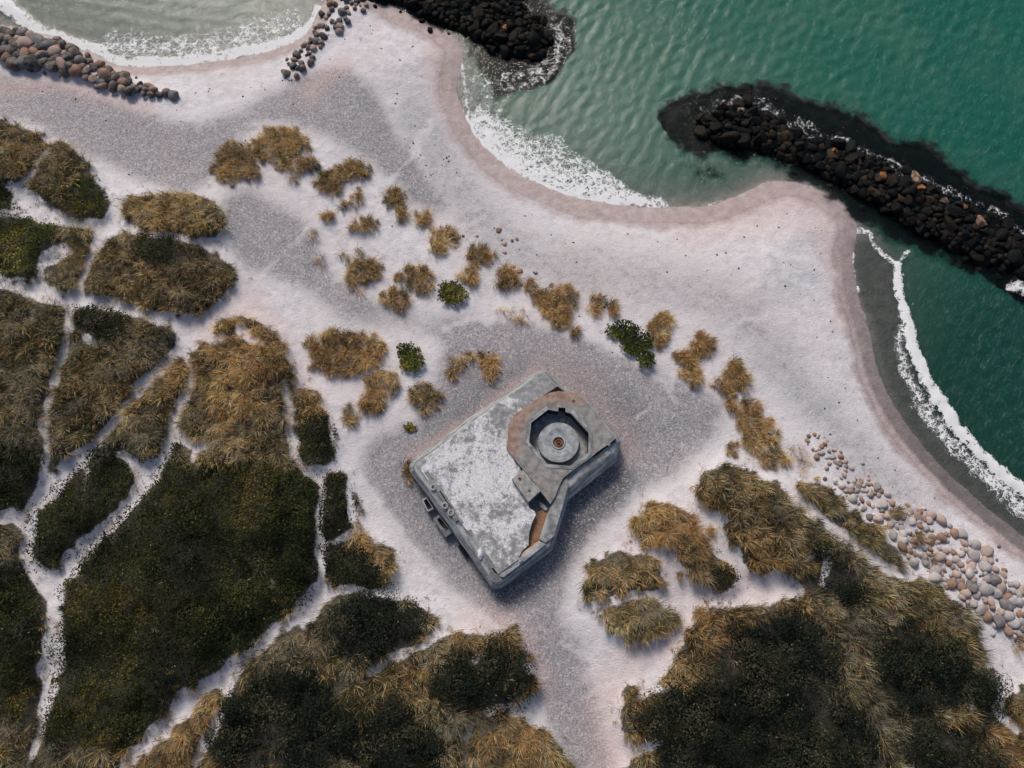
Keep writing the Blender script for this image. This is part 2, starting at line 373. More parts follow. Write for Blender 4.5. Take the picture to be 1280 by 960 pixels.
# ------------------------------------------------------------------ node helper
class NT:
    def __init__(self, name):
        self.m = bpy.data.materials.new(name); self.m.use_nodes = True
        self.t = self.m.node_tree; self.t.nodes.clear()
        self.out = self.t.nodes.new('ShaderNodeOutputMaterial')

    def n(self, typ, **kw):
        nd = self.t.nodes.new(typ)
        for k, v in kw.items():
            setattr(nd, k, v)
        return nd

    def put(self, sock, v):
        if v is None: return
        if isinstance(v, bpy.types.NodeSocket): self.t.links.new(v, sock)
        elif isinstance(v, (tuple, list)) and sock.type == 'RGBA': sock.default_value = (*v[:3], 1)
        else: sock.default_value = v

    def pos(self):
        return self.n('ShaderNodeNewGeometry').outputs['Position']

    def obj(self):
        return self.n('ShaderNodeTexCoord').outputs['Object']

    def scale(self, vec, s, loc=(0, 0, 0), rot=(0, 0, 0)):
        nd = self.n('ShaderNodeMapping'); self.put(nd.inputs[0], vec)
        nd.inputs['Scale'].default_value = s if isinstance(s, tuple) else (s, s, s); nd.inputs['Location'].default_value = loc; nd.inputs['Rotation'].default_value = rot
        return nd.outputs[0]

    def noise(self, vec, s, det=4, rough=.55, dist=0.0):
        nd = self.n('ShaderNodeTexNoise'); self.put(nd.inputs['Vector'], vec)
        nd.inputs['Scale'].default_value = s; nd.inputs['Detail'].default_value = det; nd.inputs['Roughness'].default_value = rough; nd.inputs['Distortion'].default_value = dist
        return nd.outputs['Fac']

    def voro(self, vec, s, feature='F1', rnd=1.0):
        nd = self.n('ShaderNodeTexVoronoi', feature=feature); self.put(nd.inputs['Vector'], vec)
        nd.inputs['Scale'].default_value = s; nd.inputs['Randomness'].default_value = rnd
        return nd

    def attr(self, name):
        nd = self.n('ShaderNodeAttribute', attribute_name=name)
        return nd

    def sep(self, c):
        nd = self.n('ShaderNodeSeparateColor'); self.put(nd.inputs[0], c); return nd.outputs

    def xyz(self, c):
        nd = self.n('ShaderNodeSeparateXYZ'); self.put(nd.inputs[0], c); return nd.outputs

    def math(self, op, a, b=None, c=None, clamp=False):
        nd = self.n('ShaderNodeMath', operation=op, use_clamp=clamp)
        for i, v in enumerate((a, b, c)):
            self.put(nd.inputs[i], v)
        return nd.outputs[0]

    def ss(self, v, a, b):
        nd = self.n('ShaderNodeMapRange', interpolation_type='SMOOTHSTEP'); self.put(nd.inputs[0], v)
        self.put(nd.inputs[1], a); self.put(nd.inputs[2], b); return nd.outputs[0]

    def mix(self, f, a, b, mode='MIX'):
        nd = self.n('ShaderNodeMix', data_type='RGBA', blend_type=mode)
        self.put(nd.inputs[0], f); self.put(nd.inputs[6], a); self.put(nd.inputs[7], b)
        return nd.outputs[2]

    def ramp(self, f, stops):
        nd = self.n('ShaderNodeValToRGB'); self.put(nd.inputs[0], f)
        e = nd.color_ramp.elements
        while len(e) < len(stops): e.new(.5)
        for i, (p, c) in enumerate(stops):
            e[i].position = p; e[i].color = (*c, 1)
        return nd.outputs[0]

    def bump(self, h, strength, dist, nrm=None):
        nd = self.n('ShaderNodeBump'); nd.inputs['Strength'].default_value = strength; nd.inputs['Distance'].default_value = dist
        self.put(nd.inputs['Height'], h)
        if nrm: self.put(nd.inputs['Normal'], nrm)
        return nd.outputs[0]

    def bsdf(self, col, rough=.9, spec=.3, nrm=None, **kw):
        nd = self.n('ShaderNodeBsdfPrincipled')
        self.put(nd.inputs['Base Color'], col); self.put(nd.inputs['Roughness'], rough); self.put(nd.inputs['Specular IOR Level'], spec)
        if nrm: self.put(nd.inputs['Normal'], nrm)
        for k, v in kw.items(): self.put(nd.inputs[k], v)
        return nd.outputs[0]

    def done(self, s):
        self.t.links.new(s, self.out.inputs[0]); return self.m


# ------------------------------------------------------------------ ground
wet = 1 - sstep(SD, 1.0, 2.7)
wl = np.exp(-((GX - 280) ** 2 + (GY - 90) ** 2) / 200. ** 2)
wet = np.where(GX < 450, 1 - sstep(SD, .3, 1.5), wet)
# dark wet strip of the eastern bay
PEB1 = [(-480, 60), (0, 96), (60, 104), (120, 122), (180, 140), (240, 158), (300, 142), (350, 112), (395, 88), (440, 86), (462, 110), (490, 160), (520, 205), (560, 250), (540, 262), (480, 210), (420, 170), (340, 150), (270, 190), (255, 235), (200, 232), (130, 200), (80, 180), (40, 158), (0, 146), (-480, 110)]
PEB2 = [(275, 250), (330, 250), (390, 290), (400, 330), (450, 370), (520, 395), (600, 400), (660, 405), (720, 425), (790, 455), (850, 480), (900, 510), (890, 545), (840, 585), (780, 625), (740, 670), (715, 720), (700, 770), (716, 830), (738, 900), (760, 965), (780, 1150), (700, 1150), (716, 960), (700, 890), (684, 800), (640, 770), (580, 745), (528, 690), (486, 640), (455, 590), (470, 545), (540, 520), (545, 480), (560, 425), (500, 408), (440, 395), (370, 350), (300, 330)]
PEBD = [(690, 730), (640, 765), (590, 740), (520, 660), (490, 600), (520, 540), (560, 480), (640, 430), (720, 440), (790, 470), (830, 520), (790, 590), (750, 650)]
DARK_SE = [(700, 600), (740, 585), (790, 570), (800, 600), (760, 650), (720, 690), (690, 735), (640, 765), (600, 745), (620, 720), (690, 690)]  # darkest, bluish tone along the south-east side of the bunker
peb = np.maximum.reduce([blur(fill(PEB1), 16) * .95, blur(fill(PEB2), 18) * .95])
pebd = np.maximum(blur(fill(PEBD), 26) * .62, 1.0 * blur(fill(DARK_SE), 18))
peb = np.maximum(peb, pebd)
midb = stroke([(520, 150), (580, 250), (660, 320), (740, 340), (840, 360), (920, 390), (980, 460), (1060, 560), (1150, 640)], 40, 30, soft=1) * .42
peb = np.maximum(peb, midb)
peb = np.maximum(peb, stroke([(640, 775), (690, 810), (705, 870), (738, 965), (760, 1100)], 32, 26, soft=1) * .95)
trk = np.maximum.reduce([stroke([(756, 566), (800, 515), (845, 470), (900, 420), (960, 390)], 3, 3, 1, .9), stroke([(700, 800), (770, 830), (860, 740), (940, 740)], 5, 4, 1, .9), stroke([(250, 415), (340, 330), (420, 260), (500, 210), (540, 150)], 4, 3, 1, .9),
                          stroke([(450, 590), (480, 640), (560, 740), (640, 790)], 4, 4, 1, .9), stroke([(560, 410), (660, 395), (760, 430), (850, 500)], 4, 4, 1, .9)])
peb = peb * (1 - .5 * trk)
pink = np.maximum.reduce([stroke([(0, 112), (60, 104), (120, 118), (190, 134)], 10, 8, soft=1) * .8, stroke([(385, 115), (405, 98), (430, 78)], 14, 10, soft=1) * .7, stroke([(560, 40), (548, 80), (575, 160)], 22, 14, soft=1) * .9,
                          stroke([(870, 275), (940, 262), (1010, 262), (1050, 320), (1062, 400)], 30, 18, soft=1) * .9, stroke([(520, 575), (600, 520), (676, 466)], 9, 9, soft=1), stroke([(690, 470), (740, 510), (780, 560)], 26, 20, soft=1) * .45,  # includes a pink band along the bunker's upper left wall
                          stroke([(270, 410), (300, 400), (340, 420), (310, 380)], 26, 20, soft=1) * .8, stroke([(770, 960), (756, 880), (780, 830), (850, 800), (880, 750)], 26, 18, soft=1) * .7, stroke([(800, 690), (830, 720), (900, 745), (960, 735)], 26, 26, soft=1) * .5,
                          stroke([(590, 770), (640, 780), (680, 850)], 16, 10, soft=1) * .7, stroke([(720, 350), (800, 330), (900, 350), (980, 400)], 40, 30, soft=1) * .25, stroke([(380, 470), (400, 530), (380, 590)], 20, 20, soft=1) * .4])
seadk = np.clip(np.exp(-((GX - 1280) ** 2 / 230. ** 2 + (GY - 520) ** 2 / 250. ** 2)) * 1.3 * (SD < 1), 0, 1)
seadk = np.maximum(seadk, blur(fill([(1072, 296), (1120, 330), (1150, 480), (1290, 640), (1290, 668), (1190, 598), (1120, 512), (1084, 400), (1068, 350)], .5), 6))
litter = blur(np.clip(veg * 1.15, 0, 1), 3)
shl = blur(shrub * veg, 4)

GXS = axis(-54, 54, .15, 500.0); GYS = axis(-33, 43, .15, 500.0)
gxv, gyv, gf = grid(GXS, GYS)
gpx, gpy, gh = terrain(gxv, gyv)
fine = (np.abs(gxv) < 56) & (gyv > -35) & (gyv < 45)
gz = gh + np.where(fine, .055 * (fbm(gxv / .45, gyv / .45, 71, 3) - .5) * np.where(gh > .25, 1, .15), 0)
gm1 = np.stack([samp(a, gpx, gpy) for a in (wet, peb, litter, weed)], 1)
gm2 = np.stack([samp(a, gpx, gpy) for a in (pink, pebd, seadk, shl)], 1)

g = NT('sand_and_shingle')
pos = g.pos()
a1 = g.attr('m1'); wetS, pebS, litS = g.sep(a1.outputs['Color'])[:3]; weedS = a1.outputs['Alpha']
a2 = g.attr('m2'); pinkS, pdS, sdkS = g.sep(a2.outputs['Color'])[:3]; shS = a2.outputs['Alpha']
nL = g.noise(pos, .22, 5); nM = g.noise(pos, 1.3, 5, .6); nF = g.noise(pos, 9, 3, .6); nFF = g.noise(pos, 5.5, 4, .7)
vo = g.voro(pos, 11.0); vr = g.sep(vo.outputs['Color'])[0]
vo2 = g.voro(pos, 8.5); vr2 = g.sep(vo2.outputs['Color'])[1]
sand = g.mix(g.ss(nM, .3, .7), (.49, .483, .505), (.622, .614, .638))
sand = g.mix(g.math('MULTIPLY', g.ss(nL, .45, .7), .35), sand, (.56, .49, .48))
sand = g.mix(g.math('MULTIPLY', g.ss(nFF, .52, .72), .35), sand, (.34, .315, .335))
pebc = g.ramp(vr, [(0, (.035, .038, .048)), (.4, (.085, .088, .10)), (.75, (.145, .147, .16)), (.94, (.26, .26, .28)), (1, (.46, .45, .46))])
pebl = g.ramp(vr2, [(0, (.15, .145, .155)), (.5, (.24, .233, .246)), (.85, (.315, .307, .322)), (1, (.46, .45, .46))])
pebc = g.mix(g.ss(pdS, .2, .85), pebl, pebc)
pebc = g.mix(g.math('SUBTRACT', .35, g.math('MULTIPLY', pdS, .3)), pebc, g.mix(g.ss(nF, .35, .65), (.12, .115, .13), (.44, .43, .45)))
pf = g.math('ADD', pebS, g.math('MULTIPLY', g.math('SUBTRACT', nM, .5), .9))
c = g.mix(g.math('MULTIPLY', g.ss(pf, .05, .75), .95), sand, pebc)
c = g.mix(g.math('MULTIPLY', pinkS, .5), c, g.mix(g.ss(nF, .35, .65), (.40, .27, .245), (.60, .45, .42)))
wf = g.ss(g.math('ADD', wetS, g.math('MULTIPLY', g.math('SUBTRACT', g.noise(pos, .30, 5, .65), .5), 2.0)), .12, .92)
wetc = g.mix(g.ss(nM, .3, .7), (.285, .228, .22), (.39, .32, .31))
arc = g.ss(g.math('SINE', g.math('ADD', g.math('MULTIPLY', wetS, 17), g.math('MULTIPLY', nL, 14))), .2, .95)
wetc = g.mix(g.math('MULTIPLY', arc, .35), wetc, (.20, .16, .155))
c = g.mix(g.math('MULTIPLY', wf, .9), c, wetc)
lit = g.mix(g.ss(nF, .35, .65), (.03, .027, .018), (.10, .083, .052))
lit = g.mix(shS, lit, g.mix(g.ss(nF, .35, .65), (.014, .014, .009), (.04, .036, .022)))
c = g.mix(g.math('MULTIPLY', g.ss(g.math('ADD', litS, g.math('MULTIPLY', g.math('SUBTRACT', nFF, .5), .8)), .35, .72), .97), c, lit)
c = g.mix(sdkS, c, g.mix(g.ss(nM, .3, .7), (.12, .105, .105), (.17, .15, .148)))
wdf = g.ss(g.math('ADD', weedS, g.math('MULTIPLY', g.math('SUBTRACT', g.noise(pos, 1.0, 6, .68), .5), 1.2)), .12, .5)
c = g.mix(wdf, c, g.mix(nF, (.0015, .003, .0045), (.006, .009, .010)))
hb = g.math('ADD', g.math('MULTIPLY', g.noise(pos, 2.6, 5, .68), .8), g.math('MULTIPLY', vo.outputs['Distance'], -.25))
gm = g.done(g.bsdf(c, g.mix(wf, (.95, .95, .95), (.5, .5, .5)), g.math('MULTIPLY', g.math('SUBTRACT', 1, weedS, None, True), .25), g.bump(hb, .7, .14)))
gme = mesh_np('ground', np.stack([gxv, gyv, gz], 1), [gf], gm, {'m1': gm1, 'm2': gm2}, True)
link('ground', gme, kind='structure')

# ------------------------------------------------------------------ sea
foam_strong = np.maximum.reduce([
    stroke([(1119, 330), (1121, 350), (1127, 385), (1136, 425), (1152, 475), (1178, 515), (1212, 558), (1246, 592), (1290, 628), (1420, 730)], 3.8, 6, .6, .6),
    stroke([(584, 148), (596, 170), (616, 192), (646, 214), (684, 231), (722, 244), (762, 251), (805, 256)], 3.5, 2.5, .4),
    stroke([(-200, -90), (0, 6), (45, 34), (82, 50), (120, 62), (150, 76)], 8, 5, .5) * .95,
    stroke([(1256, 362), (1268, 358), (1290, 364)], 5, 7, .9, .9) * .6, 
    stroke([(150, 79), (200, 80), (250, 74), (300, 66), (350, 54), (385, 36), (400, 10)], 7, 5, .5) * .9])
foam_lace = np.maximum.reduce([
    blur(fill([(583, 148), (606, 140), (640, 158), (676, 174), (702, 172), (722, 196), (752, 214), (792, 238), (836, 252), (825, 260), (760, 257), (700, 245), (650, 224), (612, 195), (590, 172)], .8), 5) * (.95 - .5 * sstep(-SD, .2, 3.6)),
    blur(fill([(575, 90), (600, 84), (620, 120), (640, 160), (600, 150), (582, 130)], .5), 8) * .28,
    blur(fill([(640, 0), (668, 20), (704, 30), (716, 58), (700, 92), (660, 118), (630, 116), (610, 100), (640, 88), (684, 74), (694, 50), (680, 28)], .8), 4) * .34,
    stroke([(880, 140), (910, 128), (950, 134), (985, 152), (1020, 168), (1060, 182), (1100, 204), (1150, 226), (1200, 250), (1280, 290)], 8, 6, 1, .9) * .30,
    stroke([(1128, 390), (1126, 430), (1136, 480), (1162, 520), (1196, 566), (1240, 606), (1290, 648)], 5, 12, 1, .9) * .62, stroke([(140, 62), (220, 66), (300, 52), (370, 28)], 20, 16, .8, 1) * .5,
    stroke([(1068, 290), (1066, 316), (1069, 350), (1074, 366)], 1.7, 1.2, .3), stroke([(1070, 288), (1085, 292), (1093, 308), (1110, 324), (1118, 330)], 2.6, 2.4, .3) * .9,
    stroke([(578, 80), (582, 110), (585, 148)], 1.6, 1.6, .4) * .8, stroke([(830, 256), (880, 257), (930, 246)], 1.2, 1.2, .2) * .6, stroke([(1118, 330), (1130, 318)], 2) * .7])
milk_sheen = np.clip(np.exp(-((GX - 180) ** 2 / 330. ** 2 + (GY - 10) ** 2 / 110. ** 2)) * 1.25, 0, 1) * (GX < 440)  # milky water, with the bright sky reflection put into its colour
milk_sheen = np.maximum(milk_sheen, .5 * np.exp(-((GX - 700) ** 2 + (GY - 190) ** 2) / 130. ** 2))
deep = np.clip(sstep(GX * .8 - GY * .5 + 0, 430, 900), 0, 1)
SXS = axis(-54, 54, .2, 520.0); SYS = axis(-14, 44, .2, 520.0)
sx, sy, sf = grid(SXS, SYS)
spx, spy, sh = terrain(sx, sy)
keep = (sh[sf].min(1) < .12)
sf = sf[keep]
used = np.unique(sf); remap = np.full(len(sx), -1); remap[used] = np.arange(len(used)); sf = remap[sf]
sx, sy, spx, spy, sh = sx[used], sy[used], spx[used], spy[used], sh[used]
amp = np.clip(-sh, 0, 1.2) / 1.2
wv = np.zeros(len(sx))
for k in range(22):
    th = R(rng.normal(138, 30)); L = rng.uniform(.6, 1.6)
    wv += .0042 * L ** .9 * np.sin((sx * math.cos(th) + sy * math.sin(th)) * 2 * math.pi / L + rng.uniform(0, 6.28) + 2.2 * fbm(sx / 5, sy / 5, 90 + k, 2))
inner = (np.abs(sx) < 56) & (sy < 46) & (sy > -16)
sz = np.where(inner, wv * (.25 + .9 * amp) * 1.15, 0)
fo = samp(foam_strong, spx, spy)
sz = sz + .12 * fo * inner * sstep(-sh, .02, .3)
s1 = np.stack([np.clip(-sh / 2.0, 0, 1), fo, samp(foam_lace, spx, spy), samp(milk_sheen, spx, spy)], 1)
s2 = np.stack([samp(seadk, spx, spy), samp(deep, spx, spy), samp(weed, spx, spy), np.clip(wv * 4 + .5, 0, 1)], 1)
w = NT('sea_water')
pos = w.pos()
b1 = w.attr('s1'); dep, fs, fl = w.sep(b1.outputs['Color'])[:3]; mk = b1.outputs['Alpha']
b2 = w.attr('s2'); dk, dp, wd = w.sep(b2.outputs['Color'])[:3]; cr = b2.outputs['Alpha']
nA = w.noise(w.scale(w.scale(pos, 1, rot=(0, 0, R(48))), (1.0, .5, 1)), .9, 6, .65, .6)
nB = w.noise(w.scale(w.scale(pos, 1, rot=(0, 0, R(36))), (1, .36, 1)), 4.4, 6, .68, .8)
body = w.mix(dp, (.05, .135, .10), (.006, .10, .070))
body = w.mix(w.math('MULTIPLY', w.ss(w.noise(pos, .16, 4, .6), .42, .7), .5), body, w.mix(.5, body, (.09, .17, .13)))
body = w.mix(dk, body, (.006, .05, .038))
body = w.mix(w.math('MULTIPLY', mk, .75), body, (.165, .215, .188))
body = w.mix(w.math('MULTIPLY', w.ss(nB, .48, .78), .33), body, w.mix(.5, body, (.35, .45, .40)))  # bright ripple crests put into the water colour
alpha = w.math('SUBTRACT', 1, w.math('POWER', 2.718, w.math('MULTIPLY', dep, -4.2)))
wdk = w.ss(w.math('ADD', wd, w.math('MULTIPLY', w.math('SUBTRACT', w.noise(pos, 1.0, 6, .68), .5), 1.5)), .3, .68)
alpha = w.math('MULTIPLY', alpha, w.math('SUBTRACT', 1, w.math('MULTIPLY', wdk, .98)))
bh = w.math('ADD', w.math('MULTIPLY', nA, .5), w.math('MULTIPLY', nB, .5))
nrm = w.bump(bh, .7, .13)
water = w.bsdf(body, .15, .17, nrm)
tr = w.n('ShaderNodeBsdfTransparent'); tr.inputs[0].default_value = (.86, .93, .91, 1)
gl = w.n('ShaderNodeBsdfGlossy'); gl.inputs['Roughness'].default_value = .06; w.put(gl.inputs['Normal'], nrm)
fr = w.n('ShaderNodeFresnel'); fr.inputs[0].default_value = 1.22; w.put(fr.inputs['Normal'], nrm)
thin = w.n('ShaderNodeMixShader'); w.put(thin.inputs[0], fr.outputs[0]); w.put(thin.inputs[1], tr.outputs[0]); w.put(thin.inputs[2], gl.outputs[0])
ms = w.n('ShaderNodeMixShader'); w.put(ms.inputs[0], alpha); w.put(ms.inputs[1], thin.outputs[0]); w.put(ms.inputs[2], water)
# foam: solid where strong, lace elsewhere
wp = w.n('ShaderNodeVectorMath', operation='ADD'); w.put(wp.inputs[0], pos)
nc = w.n('ShaderNodeTexNoise'); w.put(nc.inputs['Vector'], pos); nc.inputs['Scale'].default_value = 2.2; nc.inputs['Detail'].default_value = 3
vs = w.n('ShaderNodeVectorMath', operation='SCALE'); w.put(vs.inputs[0], nc.outputs['Color']); vs.inputs['Scale'].default_value = 1.3
w.put(wp.inputs[1], vs.outputs[0])
ed = w.voro(wp.outputs[0], 1.5, 'DISTANCE_TO_EDGE').outputs['Distance']
ed2 = w.voro(wp.outputs[0], 3.6, 'DISTANCE_TO_EDGE').outputs['Distance']
nf = w.noise(pos, 1.1, 5, .7)
den = w.math('ADD', w.math('MAXIMUM', w.math('MULTIPLY', fl, .85), w.math('MULTIPLY', fs, 1.12)), w.math('MULTIPLY', w.math('SUBTRACT', nf, .5), 1.25))
den = w.math('MULTIPLY', w.math('MAXIMUM', den, 0), w.ss(w.math('MAXIMUM', fl, fs), .02, .25))
d2 = w.math('MULTIPLY', den, den)
la = w.ss(w.math('SUBTRACT', w.math('MULTIPLY', d2, .30), ed), -.035, .025)
lb = w.ss(w.math('SUBTRACT', w.math('MULTIPLY', d2, .22), ed2), -.05, .04)
ff = w.math('MAXIMUM', w.math('MULTIPLY', la, w.ss(den, .12, .35)), w.math('MULTIPLY', w.math('MULTIPLY', lb, .85), w.ss(den, .2, .5)))
# odd whitecap flecks on the open water
caps = w.math('MULTIPLY', w.ss(w.math('ADD', nB, w.math('MULTIPLY', cr, .18)), .83, .93), w.math('MULTIPLY', dep, .5))
ff = w.math('MAXIMUM', ff, caps)
foamb = w.n('ShaderNodeBsdfDiffuse'); foamb.inputs[0].default_value = (.72, .74, .75, 1)
ms2 = w.n('ShaderNodeMixShader'); w.put(ms2.inputs[0], w.math('MULTIPLY', ff, .9)); w.put(ms2.inputs[1], ms.outputs[0]); w.put(ms2.inputs[2], foamb.outputs[0])
wm = w.done(ms2.outputs[0])
sme = mesh_np('sea', np.stack([sx, sy, sz], 1), [sf], wm, {'s1': s1, 's2': s2}, True)
link('sea', sme, kind='structure')

# ------------------------------------------------------------------ vegetation
v = NT('marram_grass')
vc = v.attr('col').outputs['Color']
bs = v.n('ShaderNodeBsdfDiffuse'); v.put(bs.inputs[0], vc)
tl = v.n('ShaderNodeBsdfTranslucent'); v.put(tl.inputs[0], vc)
mx = v.n('ShaderNodeMixShader'); mx.inputs[0].default_value = .3; v.put(mx.inputs[1], bs.outputs[0]); v.put(mx.inputs[2], tl.outputs[0])
MGRASS = v.done(mx.outputs[0])
v = NT('shrub_leaf')
MSHRUB = v.done(v.bsdf(v.attr('col').outputs['Color'], .85, .06))

du = np.abs(np.gradient(UX, axis=1) * np.gradient(UY, axis=0))
CELL = du                                                   # m2 of ground per raster cell


def scatter(mask, density):
    lam = mask * CELL * density
    n = rng.poisson(np.clip(lam, 0, 50))
    iy, ix = np.nonzero(n)
    rep = n[iy, ix]
    iy = np.repeat(iy, rep); ix = np.repeat(ix, rep)
    px = X0 + RES * (ix + rng.random(len(ix)) - .5); py = Y0 + RES * (iy + rng.random(len(iy)) - .5)
    return px, py


PAL = np.array([(.53, .39, .21), (.42, .24, .09), (.28, .135, .045), (.165, .158, .082), (.28, .268, .20), (.085, .08, .045), (.036, .037, .024)])


def grass_arrays(mask, density, per, lmin, lmax, dark=0.0, goldmin=0.0):
    px, py = scatter(mask, density)
    if len(px) == 0:
        return None
    cx, cy, cz = ground_at(px, py)
    gd = np.maximum(samp(gold, px, py), goldmin)
    big = fbm(cx / 2.6, cy / 2.6, 33, 3)
    tone = vn(cx / 1.1, cy / 1.1, 37)
    n = len(px)
    k = np.maximum(4, rng.poisson(per, n)); idx = np.repeat(np.arange(n), k)
    N = len(idx)
    size = ((.55 + .75 * rng.random(n)) * (.55 + .45 * samp(mask, px, py)))[idx]
    ct = rng.normal(0, .22, n)[idx]
    L = rng.uniform(lmin, lmax, N) * size
    a = rng.uniform(0, 2 * np.pi, N)
    rad = np.abs(rng.normal(0, .17, N)) * size
    rx = cx[idx] + rad * np.cos(a); ry = cy[idx] + rad * np.sin(a); rz = cz[idx] - .04
    az = a + rng.normal(0, .5, N)
    wind = R(-60) + 1.6 * (vn(cx / 7, cy / 7, 41)[idx] - .5)
    dx = np.cos(az) + .95 * np.cos(wind); dy = np.sin(az) + .95 * np.sin(wind)
    nn = np.hypot(dx, dy) + 1e-6; dx /= nn; dy /= nn
    lean = np.clip(rng.normal(.62, .3, N), .08, 1.4)
    W = rng.uniform(.016, .036, N)
    wx, wy = -dy * W, dx * W
    m = np.stack([rx + dx * L * .55 * np.sin(lean * .6), ry + dy * L * .55 * np.sin(lean * .6), rz + L * .55 * np.cos(lean * .6)], 1)
    l2 = np.minimum(lean * 1.6, 1.75)
    t = m + np.stack([dx * L * .5 * np.sin(l2), dy * L * .5 * np.sin(l2), L * .5 * np.cos(l2)], 1)
    r0 = np.stack([rx - wx * .5, ry - wy * .5, rz], 1); r1 = np.stack([rx + wx * .5, ry + wy * .5, rz], 1)
    off = np.stack([wx * .42, wy * .42, np.zeros(N)], 1)
    V = np.stack([r0, r1, m + off, m - off, t], 1).reshape(-1, 3)
    b = np.arange(N) * 5
    q = np.stack([b, b + 1, b + 2, b + 3], 1); tr = np.stack([b + 3, b + 2, b + 4], 1)
    # colours: golden clumps, olive clumps, dead grey clumps; each blade a little different
    g1 = np.clip(gd[idx] + .6 * (big[idx] - .5) + 1.1 * ct + rng.normal(0, .1, N), 0, 1)
    pick = np.where(rng.random(N) < g1, np.where(rng.random(N) < .45, 0, np.where(rng.random(N) < .6, 1, 2)), np.where(tone[idx] + rng.normal(0, .12, N) > .52, 4, np.where(rng.random(N) < .42 + dark, 5, 3)))
    pick = np.where((rng.random(N) < dark), 6, pick)
    pick = np.where(rng.random(N) < .06, 0, pick)
    c = PAL[pick] * (1 + rng.normal(0, .15, (N, 1))) * (np.clip(1 + 1.3 * ct, .4, 1.6) * (.45 + 1.1 * big[idx]))[:, None]
    cc = np.repeat(np.clip(c, .01, .7), 5, 0).reshape(N, 5, 3)
    cc[:, 4] = np.clip(cc[:, 4] * 1.25, 0, .75)
    return V, q, tr, cc.reshape(-1, 3)


def shrub_arrays(mask, density, hgt, size, cols, seed=0):
    px, py = scatter(mask, density)
    if len(px) == 0:
        return None
    cx, cy, cz = ground_at(px, py)
    N = len(px)
    dome = fbm(cx / 1.3, cy / 1.3, 45 + seed, 4)
    big = fbm(cx / 3.2, cy / 3.2, 49 + seed, 3)
    top = hgt * (.25 + 1.5 * dome * dome * 2)
    z = cz + top * (1 - .55 * rng.random(N) ** 2.2)
    n = rng.normal(0, .62, (N, 3)); n[:, 2] = np.abs(n[:, 2]) + .55
    n /= np.linalg.norm(n, axis=1)[:, None]
    u = np.cross(n, rng.normal(0, 1, (N, 3))); u /= np.linalg.norm(u, axis=1)[:, None]
    ww = np.cross(n, u)
    s = (size * rng.uniform(.6, 1.5, N))[:, None]
    p = np.stack([cx, cy, z], 1)
    V = np.stack([p - u * s * .55, p - ww * s * .34 + n * s * .06, p + u * s * .55, p + ww * s * .34 + n * s * .06], 1).reshape(-1, 3)
    b = np.arange(N) * 4
    q = np.stack([b, b + 1, b + 2, b + 3], 1)
    cols = np.array(cols)
    f = np.clip((big - .5) * 2.0 + .42 + rng.normal(0, .14, N), 0, .999)
    brown = fbm(cx / 4.5, cy / 4.5, 149 + seed, 3)
    c = cols[(f * len(cols)).astype(int)] * (1 + rng.normal(0, .28, (N, 1)))
    c = np.where((rng.random(N) < 1.6 * np.clip(brown - .52, 0, 1) * 2)[:, None], c * np.array([(2.1, 1.45, 1.3)]), c)
    c = np.where(rng.random((N, 1)) < .006, np.array([(.15, .15, .10)]), c)
    return V, q, np.repeat(np.clip(c, .006, .5), 4, 0)


def bush_arrays(mask, cols, dens=2.6):
    """many low rounded bushes standing close together"""
    px, py = scatter(mask, dens)
    cx, cy, cz = ground_at(px, py)
    n = len(px)
    r = .3 + 1.0 * rng.random(n) ** 1.6; h = r * rng.uniform(.8, 1.4, n)
    k = np.maximum(20, (190 * r * r * 1.6).astype(int)); idx = np.repeat(np.arange(n), k); N = len(idx)
    a = rng.uniform(0, 2 * np.pi, N); u = np.sqrt(rng.random(N))
    rr = r[idx] * u * (1 + .25 * (vn(np.cos(a) * 1.5 + idx * 3.1, np.sin(a) * 1.5 + idx * 1.7, 77) - .5) * 2)
    x = cx[idx] + rr * np.cos(a); y = cy[idx] + rr * np.sin(a)
    z = cz[idx] + h[idx] * np.sqrt(np.clip(1 - u * u * .96, 0, 1)) * (1 - .3 * rng.random(N) ** 2)
    nn = np.stack([np.cos(a) * u, np.sin(a) * u, np.sqrt(1 - u * u * .9)], 1) + rng.normal(0, .45, (N, 3))
    nn /= np.linalg.norm(nn, axis=1)[:, None]
    uu = np.cross(nn, rng.normal(0, 1, (N, 3))); uu /= np.linalg.norm(uu, axis=1)[:, None]
    ww = np.cross(nn, uu); s = rng.uniform(.07, .17, N)[:, None]; p = np.stack([x, y, z], 1)
    V = np.stack([p - uu * s * .6, p - ww * s * .32 + nn * s * .06, p + uu * s * .6, p + ww * s * .32 + nn * s * .06], 1).reshape(-1, 3)
    b = np.arange(N) * 4; cols = np.array(cols)
    t = np.clip(rng.random(n) ** 1.4, 0, .999)[idx]
    f = np.clip(t + rng.normal(0, .14, N), 0, .999)
    c = cols[(f * len(cols)).astype(int)] * (1 + rng.normal(0, .25, (N, 1)))
    c = np.where(rng.random((N, 1)) < .006, np.array([(.12, .11, .08)]), c)
    return V, np.stack([b, b + 1, b + 2, b + 3], 1), np.repeat(np.clip(c, .005, .5), 4, 0)


def join_grass(arrs):
    V, Q, T, C, o = [], [], [], [], 0
    for a in arrs:
        if a is None: continue
        V.append(a[0]); Q.append(a[1] + o); T.append(a[2] + o); C.append(a[3]); o += len(a[0])
    return np.concatenate(V), np.concatenate(Q), np.concatenate(T), np.concatenate(C)


